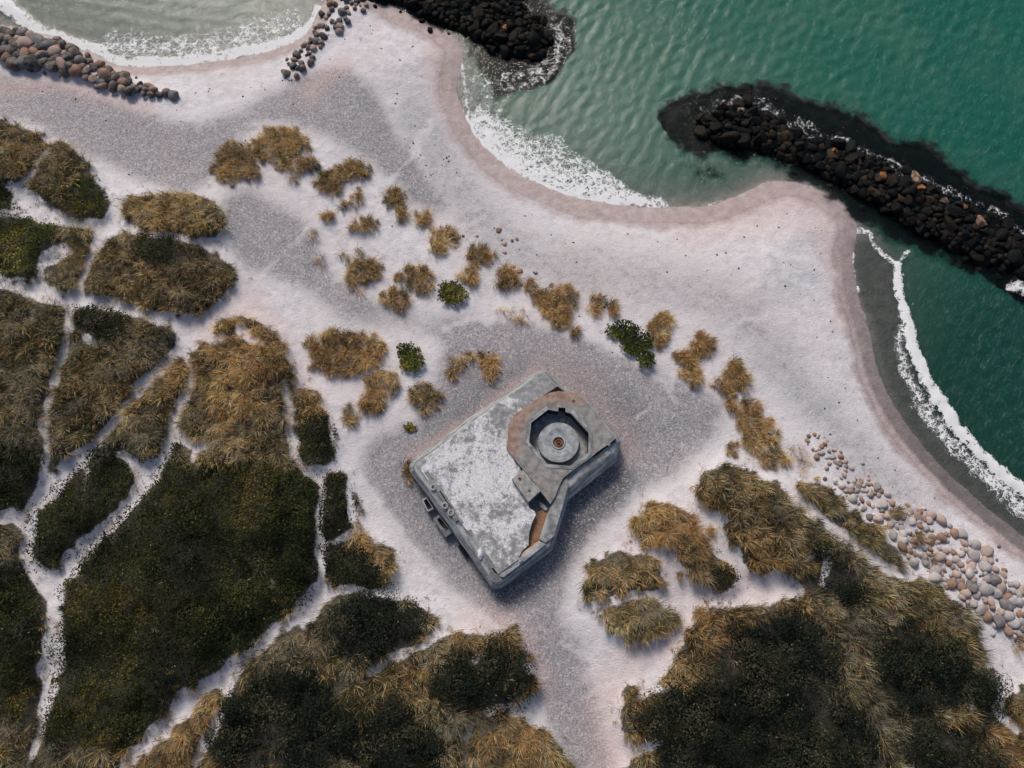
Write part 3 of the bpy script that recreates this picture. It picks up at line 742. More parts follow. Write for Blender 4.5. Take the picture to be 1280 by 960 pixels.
CS_GREEN = [(.010, .0145, .005), (.016, .022, .007), (.026, .033, .010), (.046, .05, .016)]
CS_DARK = [(.009, .014, .010), (.017, .024, .016), (.031, .035, .021), (.056, .050, .030)]
CS_LIGHT = [(.035, .045, .010), (.06, .07, .015), (.09, .10, .022), (.14, .135, .04)]
GLAB = {
    'A': 'olive and straw dune grass covering the left edge below the sandy crossroads',
    'B': 'olive and brown dune grass in the wedge between the two forking paths',
    'C': 'brown dune grass along the narrow strip between two converging sandy paths',
    'D': 'golden brown dune grass at the top of the big dark heath parcel',
    'E': 'dark windblown dune grass at bottom centre below the long diagonal path',
    'F': 'brown dune grass on the sliver beside the diagonal path at the bottom edge',
    'G': 'brown dune grass at the bottom edge beside the short curved path',
    'H': 'dark and golden dune grass covering the lower right dune',
    'I': 'olive dune grass on the long thin strip beside the pale boulders',
    'J': 'golden dune grass with bare sand gaps just right of the bunker yard',
    'K': 'brown grass on the small corner dune below the pale boulders',
    'L': 'straw coloured dune grass at the upper left edge below the shingle',
    'M': 'olive dune grass patch thinning into green plants at upper left',
    'N': 'green and straw grass along the low mat with a bare sandy hollow',
    'O': 'small brown grass patch between the sandy hollow and the crossroads',
    'Q': 'oval straw coloured grass patch above the diamond shaped grass patch',
    'S': 'diamond shaped brown grass patch with a dark green corner at the crossroads',
    'T': 'golden grass on the slim teardrop patch left of the bunker',
    'U': 'golden grass fringe on the small dark patch below the teardrop patch',
    'V': 'brown grass on the dark round patch lower left of the bunker',
    'W': 'rounded brown grass patch at the lower right of the bunker',
    'X': 'narrow greyish grass patch just below the rounded brown one',
}
SLAB = {
    'A': 'dark low heath among the grass along the left edge', 'B': 'dark green low shrubs at the top of the wedge between paths', 'C': 'dark green low mat on the narrow strip between two paths',
    'D': 'very dark green low heath filling the big parcel left of the bunker', 'E': 'blackish shrubs among the grass at bottom centre', 'H': 'blackish dense shrubs covering the lower right dune',
    'J': 'small dark shrubs at the lower edge of the golden grass by the bunker yard', 'K2': 'round dark bush at the right end of the lower right dune', 'M': 'green creeping plants on the lower right of the olive grass patch', 'N': 'olive green low mat around the bare sandy hollow', 'S': 'dark green shrubs in the top corner of the diamond shaped patch',
    'T': 'dark shrubs at the lower end of the slim teardrop patch', 'U': 'dark shrubs on the small patch below the teardrop patch', 'V': 'dark shrubs on the round patch lower left of the bunker', 'Y': 'small dark green mat at the far left edge above the bare hollow',
}
inframe = ((GX > -200) & (GX < 1480) & (GY > -160) & (GY < 1130)).astype(np.float32)
for k, m in PM.items():
    m = m * inframe
    sm = m * shrub
    dark = {'H': .30, 'E': .30, 'A': .24, 'D': .05, 'K': .1, 'I': .14, 'B': .2, 'C': .12, 'S': .14, 'L': .1, 'M': .14}.get(k, 0)
    if k in GLAB:
        parts = [grass_arrays(m * (1 - shrub), 5.4, 62, .5, 1.15, dark)]
        if k == 'D':
            parts.append(grass_arrays(np.maximum(stroke([(300, 690), (325, 705), (345, 735)], 10, 9, 1, .9), stroke([(180, 690), (200, 720), (215, 740)], 12, 12, 1, .9) * .7) * m, 3.0, 34, .5, .9, .25))
        if k in ('A', 'B', 'E', 'H', 'T', 'U', 'V'):
            parts.append(grass_arrays(sm * sstep(RAG2 + RAG, .02, .3), 2.0, 44, .5, 1.0, .25))
        V, Q, T, C = join_grass(parts)
        link('dune_grass', mesh_np('dune_grass', V, [Q, T], MGRASS, {'col': C}), label=GLAB[k], cat='grass', group='dune grass parcels', kind='stuff')
    if k in SLAB and sm.sum() + (k in ('K2', 'Y')) > 10:
        if k in ('K2', 'Y'): sm = m
        tall = k in ('H', 'K2', 'E')
        cols = CS_DARK if tall else (CS_LIGHT if k in ('N', 'M') else CS_GREEN)
        a = bush_arrays(sm, cols) if tall else shrub_arrays(sm, 190, .62, .12, cols)
        if k in ('D', 'A', 'C'):
            b_ = bush_arrays(sm * sstep(RAG2, -.12, .12), CS_GREEN, .55)
            a = (np.concatenate([a[0], b_[0]]), np.concatenate([a[1], b_[1] + len(a[0])]), np.concatenate([a[2], b_[2]]))
        link('low_shrubs', mesh_np('low_shrubs', a[0], [a[1]], MSHRUB, {'col': a[2]}), label=SLAB[k], cat='shrubs', group='low shrub cover on the dunes', kind='stuff')

# loose tussocks on the beach: every one a thing of its own. ellipses (cx, cy, rx, ry)
TUFTS = [
    ('round brown tussock at the left, biggest of the group below the shingle', [(295, 205, 34, 29)], .6),
    ('wide straw tussock right of the round brown one, with a flat top', [(350, 178, 40, 20), (340, 185, 20, 20)], .65),
    ('brown tussock tucked under the wide straw one', [(372, 206, 28, 13)], .6), ('tiny tussock hanging below the two upper left tussocks', [(368, 226, 9, 7)], .6),
    ('boomerang shaped straw tussock near the centre of the upper beach', [(440, 212, 26, 14), (412, 230, 19, 14)], .7), ('small double tussock under the boomerang shaped one', [(436, 256, 13, 8), (446, 246, 8, 12)], .7),
    ('tiny round tussock alone on the sand left of the straw clusters', [(408, 272, 8, 6)], .8), ('faint thin tussock left on the open sand, pale and sparse', [(390, 297, 10, 8)], .9), ('low flat tussock leaning right below the double tussock', [(458, 280, 16, 8), (445, 286, 8, 6)], .8),
    ('upright tussock with grey top in the upper beach row', [(492, 247, 15, 15)], .6), ('small tussock touching the foot of the grey topped one', [(502, 268, 9, 8)], .75), ('neat dome shaped tussock, small, nearest the smooth beach', [(528, 274, 13, 12)], .8),
    ('round tussock with a dark green heart', [(554, 300, 18, 18)], .75), ('straw tussock with a pale sandy left half', [(446, 313, 14, 10), (432, 319, 12, 8)], .8), ('square brown tussock below the half sandy one', [(458, 338, 22, 18), (442, 350, 14, 12)], .6),
    ('pale thin tussock trailing below the square brown one', [(452, 367, 12, 6)], .9), ('oblong golden tussock in the middle of the beach group', [(518, 346, 26, 16), (530, 358, 14, 10)], .7), ('russet tussock leaning right under the oblong golden one', [(492, 370, 16, 11), (502, 380, 14, 10)], .85),
    ('russet tussock beside the grey stones', [(600, 319, 20, 13)], .7), ('brown tussock between the green bush and the russet one', [(588, 345, 14, 14)], .75), ('slim upright tussock beside the scattered stones', [(632, 350, 13, 18)], .75),
    ('pale low tussock trailing left of the large golden tussock', [(638, 386, 20, 8), (652, 396, 18, 8)], .9), ('large golden tussock with dark heart, biggest on the mid beach', [(665, 358, 12, 12), (695, 375, 30, 22), (700, 398, 12, 12)], .9), ('little dark footed tussock under the large golden one', [(720, 411, 8, 11)], .6),
    ('wedge shaped golden tussock right of the large golden one', [(745, 382, 12, 14), (765, 386, 18, 9)], .9), ('bright orange upright tussock against the green mat', [(825, 408, 14, 18), (820, 430, 12, 14)], 1.), ('broken ring of orange tussock around a sandy hollow', [(878, 430, 16, 18), (856, 447, 20, 10), (866, 468, 9, 16)], 1.),
    ('forked olive and gold tussock above the long dark tussock row', [(918, 460, 14, 16), (900, 480, 14, 9), (925, 478, 14, 12)], .7), ('long dark hearted tussock running down beside the smooth beach', [(935, 515, 20, 20), (950, 545, 24, 26), (965, 572, 18, 14)], .65),
    ('dark small tussock left of the top of the long row', [(912, 502, 7, 14)], .5), ('golden tussock at the upper end of the pale boulders', [(992, 560, 12, 14), (1004, 578, 10, 12)], .9), ('small lone tussock left of the long dark row', [(914, 562, 11, 9)], .8), ('low green grey tussock between the dune path and pale boulders', [(998, 598, 18, 8)], .4),
    ('large cloud shaped russet tussock above the bunker', [(412, 430, 30, 22), (452, 438, 34, 24), (430, 455, 40, 16)], .95), ('straw tussock hanging below the large russet one', [(470, 480, 18, 20), (462, 500, 20, 14), (488, 478, 12, 16)], .85), ('small round tussock at the lower left of the straw group', [(438, 518, 10, 13)], .7),
    ('round olive and straw tussock left of the bunker roof corner', [(532, 497, 22, 24)], .5), ('horseshoe shaped straw tussock just above the bunker', [(592, 445, 18, 8), (612, 458, 11, 20), (572, 458, 9, 10), (565, 468, 7, 6)], .85),
    ('dry fringe of grass against the left corner of the bunker', [(509, 592, 6, 16)], .8), ('thin sparse tussock far left on open sand', [(401, 327, 9, 9)], .95), ('small orange tussock below the broken ring', [(850, 462, 9, 9)], 1.),
    ('little dark tussock on the sand above the lower right dune', [(872, 767, 7, 6)], .1), ('small tussock at the right edge below the pale boulders', [(1275, 805, 12, 14)], 1.), ('small golden tussock at the boulder bank, upper of two', [(1120, 645, 10, 8)], .8), ('grey green tussock amid pale boulders, lower of two', [(1164, 700, 12, 9)], .6),
    ('small straw tussock among boulders under the dune strip end', [(1140, 672, 10, 7)], .8), ('brown dry tuft at the sandy verge of the bottom centre path', [(665, 855, 9, 10)], .9), ('pale tuft on the upper rim of the dark round patch', [(530, 775, 10, 9)], .9),
]


def ell_mask(es, sharp=.22, hole=None):
    m = np.zeros((NY, NX), np.float32)
    for (a, b, rx, ry) in es:
        x0 = max(0, int((a - 2 * rx - X0) / RES)); x1 = int((a + 2 * rx - X0) / RES) + 1; y0 = max(0, int((b - 2 * ry - Y0) / RES)); y1 = int((b + 2 * ry - Y0) / RES) + 1
        sl = (slice(y0, y1), slice(x0, x1))
        d = np.hypot((WX[sl] * .45 + GX[sl] * .55 - a) / rx, (WY[sl] * .45 + GY[sl] * .55 - b) / ry)
        m[sl] = np.maximum(m[sl], (1 - sstep(d, .88 - sharp, .88 + sharp)))
    return m


for lab, es, gd in TUFTS:
    m = ell_mask(es)
    sparse = ('pale' in lab or 'thin' in lab or 'faint' in lab)
    gold[:] = np.maximum(gold, m * gd)
    arrs = [grass_arrays(m, 3.2 if sparse else 8.5, 22 if sparse else 56, .45, .95)]
    if 'dark' in lab:
        cm = ell_mask([(a, b + ry * .15, rx * .5, ry * .5) for (a, b, rx, ry) in es]) * (gd > .15)
        arrs.append(grass_arrays(cm * .99, 5, 26, .45, .8, .85))
    arrs = [a for a in arrs if a is not None]
    if not arrs: continue
    V, Q, T, C = join_grass(arrs)
    o0 = V[:, :].mean(0); o0[2] = V[:, 2].min()
    ob = link('grass_tussock', mesh_np('grass_tussock', V - o0, [Q, T], MGRASS, {'col': C}), label=lab, cat='grass tussock', group='grass tussocks on the sand')
    ob.location = o0
BUSHES = [('olive green sprawling bush touching a straw tussock on the mid beach', [(566, 368, 19, 15)]), ('ragged dark green bush right of the large russet tussock', [(512, 440, 14, 10), (515, 452, 15, 13)]),
          ('olive green slanting mat beside the bright orange tussock', [(778, 415, 22, 12), (795, 430, 20, 16), (806, 452, 12, 12)]), ('tiny green plant on the sand near the bunker left wall', [(514, 534, 8, 6)])]
for lab, es in BUSHES:
    m = ell_mask(es, .3)
    a = shrub_arrays(m, 300, .4, .16, CS_LIGHT, 3)
    o0 = a[0].mean(0); o0[2] = a[0][:, 2].min()
    ob = link('green_bush', mesh_np('green_bush', a[0] - o0, [a[1]], MSHRUB, {'col': a[2]}), label=lab, cat='bush', group='green bushes on the beach'); ob.location = o0
# stray sprigs round the edges of the parcels
edge = np.clip(blur(veg, 13) * 2.0, 0, 1) * (1 - veg) * inframe * (SD > 4) * (fbm(UX / 1.5, UY / 1.5, 77, 3) > .47)
a = grass_arrays(edge, 4.2, 10, .22, .6, 0, .55)
link('stray_grass', mesh_np('stray_grass', a[0], [a[1], a[2]], MGRASS, {'col': a[3]}), label='thin stray grass blades scattered on sand along the edges of the dunes', cat='grass', kind='stuff')
a = shrub_arrays(edge * np.clip(blur(shrub, 14) * 2, 0, 1), 20, .12, .10, CS_GREEN, 6)
link('stray_creepers', mesh_np('stray_creepers', a[0], [a[1]], MSHRUB, {'col': a[2]}), label='small dark creeping sprigs dotted on sand beside the heath', cat='plants', kind='stuff')

# ------------------------------------------------------------------ boulders
st = NT('boulder_stone')
oi = st.n('ShaderNodeObjectInfo')
tc = st.obj(); wp_ = st.pos()
n1 = st.noise(wp_, 2.6, 5, .65); n2 = st.noise(wp_, 14, 4, .7)
cc = st.mix(st.ss(n1, .35, .7), oi.outputs['Color'], st.mix(.5, oi.outputs['Color'], (.30, .27, .25)))
cc = st.mix(st.math('MULTIPLY', st.ss(n2, .5, .75), .5), cc, st.mix(.6, cc, (.03, .03, .03)))
STONE = st.done(st.bsdf(cc, .75, .3, st.bump(n2, .5, .05)))
st = NT('wet_boulder_stone')
oi = st.n('ShaderNodeObjectInfo'); wp_ = st.pos()
n1 = st.noise(wp_, 2.2, 5, .65); n2 = st.noise(wp_, 12, 4, .7)
cc = st.mix(st.math('MULTIPLY', st.ss(n1, .40, .62), .85), oi.outputs['Color'], (.006, .008, .008))
STONEW = st.done(st.bsdf(cc, st.mix(n1, (.6, .6, .6), (.45, .45, .45)), .04, st.bump(n2, .6, .06)))


def rock_mesh(i, angular):
    bm = bmesh.new(); bmesh.ops.create_icosphere(bm, subdivisions=3, radius=1)
    rs = random.Random(i * 13 + (500 if angular else 0))
    off = Vector((rs.uniform(-50, 50), rs.uniform(-50, 50), rs.uniform(-50, 50)))
    planes = []
    for _ in range(9 if angular else 7):
        d = Vector((rs.gauss(0, 1), rs.gauss(0, 1), rs.gauss(0, 1))).normalized()
        planes.append((d, rs.uniform(.52, .8) if angular else rs.uniform(.62, .88)))
    for vv in bm.verts:
        p = vv.co.copy()
        p *= 1 + .16 * mnoise.noise(p * 1.1 + off)
        for d, k in planes:
            s = p.dot(d)
            if s > k: p -= d * (s - k) * (.92 if angular else .75)
        p *= 1 + .05 * mnoise.noise(p * 3.5 + off)
        vv.co = p
    me = bpy.data.meshes.new('boulder'); bm.to_mesh(me); bm.free()
    for p in me.polygons: p.use_smooth = True
    if angular:
        me.set_sharp_from_angle(angle=R(28))
    me.materials.append(STONEW if angular else STONE)
    return me


ROUND = [rock_mesh(i, False) for i in range(9)]
ANG = [rock_mesh(i, True) for i in range(9)]
PALS = {
    'dry': [('pale grey', (.33, .32, .32), 3), ('pinkish', (.38, .29, .255), 3), ('rust brown', (.25, .145, .095), 2.2), ('whitish', (.46, .43, .41), 1.8), ('dark grey', (.12, .12, .125), 1.2), ('slate grey', (.2, .21, .22), 1)],
    'mid': [('dark brown', (.075, .055, .042), 3), ('rust brown', (.19, .10, .06), 2.2), ('blackish', (.022, .022, .022), 3.2), ('dark grey', (.08, .085, .09), 2.5), ('pinkish', (.26, .18, .15), .9)],
    'wet': [('black', (.008, .009, .009), 8), ('brownish', (.018, .014, .011), 4), ('dark brown', (.045, .03, .02), 1.5), ('sunlit orange', (.26, .11, .04), .8), ('pale brown', (.26, .18, .13), .6)],
    'sandy': [('pale grey', (.34, .33, .34), 2), ('pinkish', (.36, .27, .24), 2), ('dark grey', (.13, .13, .135), 1.5), ('rust brown', (.24, .13, .08), 1)],
}
ORD = ['', 'second ', 'third ', 'fourth ', 'fifth ', 'sixth ', 'seventh ', 'eighth ', 'ninth ', 'tenth ', 'eleventh ', 'twelfth ', 'thirteenth ', 'fourteenth ', 'fifteenth ']
allrocks = []


def bank(mask, n, rmin, rmax, pal, meshes, name, noun, where, sections, axisdir, sides, group, lift=.25, overlap=.75, big_at=None, prob=None, zmin=None):
    w_ = (mask * CELL * inframe * (prob if prob is not None else 1)).astype(np.float64).ravel(); w_ /= w_.sum()
    pts = []; tries = 0
    cand = rng.choice(len(w_), size=n * 40, p=w_)
    for cix in cand:
        if len(pts) >= n: break
        iy_, ix_ = divmod(int(cix), NX)
        px = X0 + RES * (ix_ + rng.random() - .5); py = Y0 + RES * (iy_ + rng.random() - .5)
        x, y, z = [float(q) for q in ground_at(px, py)]
        s = rmin + (rmax - rmin) * rng.random() ** 1.7
        if big_at is not None: s *= big_at(px, py)
        if all((x - q[0]) ** 2 + (y - q[1]) ** 2 > (overlap * (s + q[3])) ** 2 for q in pts):
            pts.append((x, y, z, s, px, py))
    names, cols, ws = zip(*PALS[pal]); ws = np.array(ws) / sum(ws)
    wlow = ws * np.array([1.6] + [1] * (len(ws) - 3) + [.25, .25]) if pal == 'wet' else ws; wlow = wlow / wlow.sum()
    recs = []
    ss_ = np.array([q[3] for q in pts]); lo, hi = np.quantile(ss_, [.35, .75])
    al = np.array([q[4] * axisdir[0] + q[5] * axisdir[1] for q in pts]); edges = np.quantile(al, np.linspace(0, 1, len(sections) + 1)[1:-1])
    ac = np.array([-q[4] * axisdir[1] + q[5] * axisdir[0] for q in pts])
    fit = np.polyfit(al, ac, 2); up = ac < np.polyval(fit, al)
    for i, (x, y, z, s, px, py) in enumerate(pts):
        ci = int(rng.choice(len(names), p=ws if (pal != 'wet' or up[i]) else wlow))
        o = bpy.data.objects.new(name, meshes[i % len(meshes)]); COL.objects.link(o)
        q = (rng.uniform(.85, 1.3), rng.uniform(.75, 1.1), rng.uniform(.6, .9))
        o.scale = (s * q[0], s * q[1], s * q[2]); o.rotation_euler = (rng.normal(0, .25), rng.normal(0, .25), rng.uniform(0, 6.28))
        o.location = (x, y, max(z, zmin if zmin is not None else -9) + s * lift)
        j = 1 + rng.normal(0, .12)
        o.color = (*[max(.008, cc_ * j) for cc_ in cols[ci]], 1)
        size = 'small' if s < lo else ('large' if s > hi else '')
        recs.append([o, f'{size} {names[ci]} {noun}', sections[int(np.searchsorted(edges, al[i]))], sides[0] if up[i] else sides[1], px])
    by = {}
    for r in recs: by.setdefault((r[1], r[2], r[3]), []).append(r)
    for (a_, sec, side), rs in by.items():
        rs.sort(key=lambda r: r[4])
        for j, r in enumerate(rs):
            od = '' if len(rs) == 1 else (', leftmost' if j == 0 else f', {ORD[j].strip()} from left')
            r[0]['label'] = f'{a_}, {side}, {sec} of {where}{od}'.strip()
            r[0]['category'] = 'stone' if noun == 'stone' else 'boulder'; r[0]['group'] = group
    allrocks.extend(recs)


bank(mbw1, 165, .36, .76, 'mid', ROUND, 'boulder', 'boulder', 'upper left breakwater', ['far end', 'middle', 'sandy end'], (1, .35), ('water side', 'sand side'), 'boulders of the upper left breakwater', .35, .49, lambda px, py: 1.15 - .4 * min(1, max(0, px / 222)))
bank(mbw2a, 60, .22, .46, 'mid', ROUND, 'boulder', 'boulder', 'top boulder tail', ['top end', 'middle', 'sandy end'], (-.6, 1), ('left', 'right side'), 'brown boulders at the landward end of the top breakwater', .3, .64)
bank(mrev, 290, .18, .44, 'dry', ROUND, 'beach_stone', 'stone', 'pale stone bank', ['top end', 'upper part', 'middle', 'lower part', 'bottom end'], (1, .85), ('sea side', 'dune side'), 'pale stones along the foot of the right dune', .06, .52,
     lambda px, py: .66 + .8 * min(1, max(0, (px - 1000) / 260)), prob=sstep(GX + GY * .5, 1200, 1560) * .75 + .25)
bank(mbw2b, 115, .36, .74, 'wet', ANG, 'breakwater_rock', 'wet rock', 'top breakwater', ['left part', 'middle', 'right part', 'sea tip'], (1, .3), ('sea side', 'beach side'), 'wet rocks of the top breakwater', .12, .5, zmin=.1)
bank(mbw3, 192, .38, .80, 'wet', ANG, 'breakwater_rock', 'wet rock', 'long right breakwater', ['left tip', 'left part', 'middle', 'right part', 'right end'], (1, .5), ('sea side', 'beach side'), 'wet rocks of the long right breakwater', .08, .5, zmin=.05)
scat = np.maximum.reduce([stroke([(618, 300), (640, 318), (660, 345)], 12, 16, 1), stroke([(572, 296), (590, 302)], 5, 5)])
bank(scat, 18, .14, .30, 'dry', ROUND, 'beach_stone', 'stone', 'scattered stones', ['top end', 'bottom end'], (1, .9), ('sea side', 'dune side'), 'stones scattered beside the mid beach tussocks', .1, .9)


def rubble(mask, dens, smin, smax, cols, name, label, meshes, mat):
    px, py = scatter(mask * inframe, dens)
    x, y, z = ground_at(px, py); V, F, C, o = [], [], [], 0
    bms = []
    for i in range(4):
        bm = bmesh.new(); bmesh.ops.create_icosphere(bm, subdivisions=1, radius=1)
        bms.append((np.array([v_.co[:] for v_ in bm.verts]) * (1 + rng.normal(0, .12, (len(bm.verts), 1))), np.array([[v_.index for v_ in f.verts] for f in bm.faces]))); bm.free()
    for i in range(len(px)):
        b, f = bms[i % 4]; s = rng.uniform(smin, smax); a_ = rng.uniform(0, 6.28)
        q = b * np.array([s * rng.uniform(.8, 1.4), s, s * .6]); q = np.stack([q[:, 0] * math.cos(a_) - q[:, 1] * math.sin(a_), q[:, 0] * math.sin(a_) + q[:, 1] * math.cos(a_), q[:, 2]], 1)
        V.append(q + np.array([x[i], y[i], max(z[i], -.2) + .2 * s])); F.append(f + o); o += len(b)
        C.append(np.repeat(np.array(cols[int(rng.integers(len(cols)))])[None] * (1 + rng.normal(0, .15)), len(b), 0))
    link(name, mesh_np(name, np.concatenate(V), [np.concatenate(F)], mat, {'col': np.concatenate(C)}, True), label=label, cat='stones', kind='stuff')


st = NT('loose_stone'); MRUB = st.done(st.bsdf(st.attr('col').outputs['Color'], .85, .06))
rubble(blur(mrev, 12) * (.5 + .5 * mrev), 3.2, .07, .2, [(.36, .34, .35), (.4, .3, .27), (.25, .15, .1), (.48, .45, .44), (.14, .14, .14)], 'loose_stones', 'small loose stones lying between the pale boulders on the right', ROUND, MRUB)
rubble(np.maximum(blur(mbw1, 7), blur(mbw2a, 7)) * (SD > .1), 1.1, .06, .18, [(.15, .13, .12), (.25, .16, .11), (.3, .28, .28), (.06, .06, .06)], 'shore_stones', 'small dark stones on the sand round the upper left breakwaters', ROUND, MRUB)
rubble(np.maximum(blur(mbw3, 10), blur(mbw2b, 10)), 5.0, .14, .36, [(.007, .008, .008), (.014, .012, .010), (.026, .019, .014)], 'wet_rubble', 'small black wet stones filling the gaps of the two dark breakwaters', ROUND, MRUB)
wr = np.exp(-((SD - 3.1 - 1.2 * (fbm(UX / 4, UY / 4, 91, 3) - .5)) / .16) ** 2) + .7 * np.exp(-((SD - 5.6 - 2.2 * (fbm(UX / 5, UY / 5, 95, 3) - .5)) / .2) ** 2)
flot = wr * 6 * land * (fbm(UX / 1.6, UY / 1.6, 97, 3) > .5) + (sstep(SD, 2.2, 3) - sstep(SD, 4.2, 6)) * land * (GX > 380) * .5 + (sstep(SD, 3, 4) - sstep(SD, 12, 16)) * land * .12
rubble(flot * (1 - veg), .35, .03, .09, [(.05, .045, .04), (.09, .07, .06), (.16, .14, .14)], 'beach_pebbles', 'dark pebbles and weed scraps strewn along the tide lines', ROUND, MRUB)

# ------------------------------------------------------------------ bunker
ZR = 3.35                                   # roof level
ZG = 1.5                                    # sand level beside it


def c3(pts, z):                             # survey sheet A of the roof -> place
    return [P(480 + a / 3.0, 440 + b / 3.0, z) for a, b in pts]


def c6(pts, z):                             # survey sheet B, the gun pit
    return [P(620 + a / 6.0, 480 + b / 6.0, z) for a, b in pts]


def c7(pts, z):                             # survey sheet C, the south-west side
    return [P(500 + a / 6.857, 560 + b / 6.857, z) for a, b in pts]


ORG = P(645, 605, 0); ORG.z = ZG
bunker = bpy.data.objects.new('bunker', None); COL.objects.link(bunker); bunker.location = ORG
bunker['label'] = 'weathered grey concrete bunker with octagonal gun pit standing on dark shingle'; bunker['category'] = 'bunker'


def concrete(name, white, orange=False, base=(.25, .255, .26), rust=0, boards=False):
    k = NT(name); p = k.pos()
    a = k.noise(p, .55, 6, .62, .5); b = k.noise(p, 2.4, 6, .65); f = k.noise(p, 11, 4, .7)
    col = k.mix(k.ss(b, .3, .7), tuple(x * .62 for x in base), tuple(x * 1.25 for x in base))
    col = k.mix(k.math('MULTIPLY', k.ss(f, .5, .7), .4), col, tuple(x * .4 for x in base))
    if white:
        o = k.xyz(k.obj())
        # pale lichen: thickest in the middle of the roof
        dx = k.math('MULTIPLY', k.math('ADD', o[0], 2.0), .16); dy = k.math('MULTIPLY', k.math('ADD', o[1], .3), .16)
        fall = k.math('ADD', k.math('MULTIPLY', dx, dx), k.math('MULTIPLY', dy, dy))
        lich = k.math('SUBTRACT', k.math('ADD', k.math('MULTIPLY', a, 1.3), k.math('ADD', k.math('MULTIPLY', b, .9), k.math('MULTIPLY', f, .75))), k.math('MULTIPLY', fall, .28))
        lf = k.ss(lich, white - .05, white + .24)
        col = k.mix(k.math('MULTIPLY', lf, .95), col, k.mix(k.ss(f, .35, .65), (.50, .51, .53), (.70, .71, .74)))
        ed = k.voro(k.scale(p, (1, 1, .2), rot=(0, 0, R(35))), 1.9, 'DISTANCE_TO_EDGE').outputs['Distance']
        crack = k.math('MULTIPLY', k.math('SUBTRACT', 1, k.ss(ed, 0, .03)), k.ss(b, .45, .6))
        col = k.mix(k.math('MULTIPLY', crack, .75), col, (.11, .115, .12))
        st_ = k.ss(k.noise(k.scale(p, (1, 1, 1), (7, 3, 0)), .9, 5, .7), .58, .70)
        col = k.mix(k.math('MULTIPLY', st_, .7), col, (.15, .155, .16))
    if boards:
        z_ = k.noise(k.scale(p, (.5, .5, 9)), 1.0, 4, .7)
        col = k.mix(k.math('MULTIPLY', k.ss(z_, .45, .62), .7), col, tuple(x * 1.9 for x in base))
        col = k.mix(k.math('MULTIPLY', k.ss(z_, .52, .34), .5), col, tuple(x * .35 for x in base))
    if orange:
        o = k.xyz(k.obj())
        rr = k.math('SQRT', k.math('ADD', k.math('MULTIPLY', o[0], o[0]), k.math('MULTIPLY', o[1], o[1])))
        nw = k.math('ADD', k.math('MULTIPLY', o[0], -.62), k.math('MULTIPLY', o[1], .78))      # towards the north-west
        m = k.math('MULTIPLY', k.ss(k.math('ADD', rr, k.math('MULTIPLY', b, .9)), 2.9, 3.6), k.ss(k.math('ADD', nw, k.math('MULTIPLY', a, 1.2)), 1.0, 2.4))
        col = k.mix(k.math('MULTIPLY', m, .72), col, k.mix(k.ss(b, .35, .65), (.235, .125, .085), (.34, .225, .18)))
    if rust:
        m = k.ss(b, .36, .56)
        col = k.mix(k.math('MULTIPLY', m, rust), col, k.mix(k.ss(f, .35, .65), (.19, .085, .035), (.34, .19, .11)))
    col = k.mix(k.math('MULTIPLY', k.ss(k.noise(p, 26, 3, .7), .52, .68), .45), col, tuple(x * .45 for x in base))
    h = k.math('ADD', k.math('MULTIPLY', b, .6), k.math('MULTIPLY', f, .4))
    return k.done(k.bsdf(col, .9, .25, k.bump(h, .6, .07)))


M_WALL = concrete('concrete_wall', 0, base=(.215, .228, .235), boards=True)
# formwork boards along the walls
M_ROOF = concrete('concrete_roof', 1.26, base=(.27, .28, .285))
M_PLAT = concrete('concrete_platform', 0, True, base=(.24, .235, .225))
M_BLOCK = concrete('concrete_block', 0, base=(.30, .30, .29))
M_SHADE = concrete('concrete_painted_shade', 0, base=(.02, .023, .026))  # near-black base: shade of the pit and openings put into the colour
M_DISC = concrete('concrete_pedestal', 0, base=(.31, .34, .36))
M_RUST = concrete('rusty_floor', 0, base=(.2, .14, .10), rust=.9)
M_HUB = concrete('rusty_iron', 0, base=(.10, .05, .035), rust=.5)
M_SANDY = concrete('sandy_ledge', 0, base=(.46, .36, .31), rust=.0)


def part(name, bm, mat, parent, label=None, bevel=0.0, origin=None, smooth=False):
    bmesh.ops.recalc_face_normals(bm, faces=bm.faces[:])
    me = bpy.data.meshes.new(name)
    o = bpy.data.objects.new(name, me); COL.objects.link(o)
    base = origin if origin is not None else ORG
    for vtx in bm.verts: vtx.co -= base
    bm.to_mesh(me); bm.free(); me.materials.append(mat)
    if smooth:
        for p in me.polygons: p.use_smooth = True
    o.parent = parent
    pw = ORG if parent is bunker else Vector(parent['_o'])
    o.location = base - pw
    o['_o'] = tuple(base)
    if label: o['label'] = label
    if bevel:
        b = o.modifiers.new('bevel', 'BEVEL'); b.width = bevel; b.segments = 2; b.limit_method = 'ANGLE'
    return o


def ring_faces(bm, a, b):
    n = len(a)
    for i in range(n):
        bm.faces.new((a[i], a[(i + 1) % n], b[(i + 1) % n], b[i]))


def cap(bm, ring):
    es = []
    for i in range(len(ring)):
        e = bm.edges.get((ring[i], ring[(i + 1) % len(ring)])) or bm.edges.new((ring[i], ring[(i + 1) % len(ring)])); es.append(e)
    bmesh.ops.triangle_fill(bm, edges=es, use_beauty=True)


def prism(bm, top, bottom_z=None, bottom=None):
    t = [bm.verts.new(q) for q in top]
    b = [bm.verts.new(q) for q in (bottom or [Vector((q.x, q.y, bottom_z)) for q in top])]
    ring_faces(bm, b, t); cap(bm, t); cap(bm, b)


def chips(pts, step, amt, rnd):
    """old worn edge: many short runs that wander a little"""
    out = []
    n = len(pts)
    for i in range(n):
        a, b = pts[i], pts[(i + 1) % n]; m = max(1, int((b - a).length / step))
        for k in range(m):
            q = a.lerp(b, k / m)
            if k: q = q + Vector((rnd.uniform(-amt, amt), rnd.uniform(-amt, amt), 0))
            out.append(q)
    return out


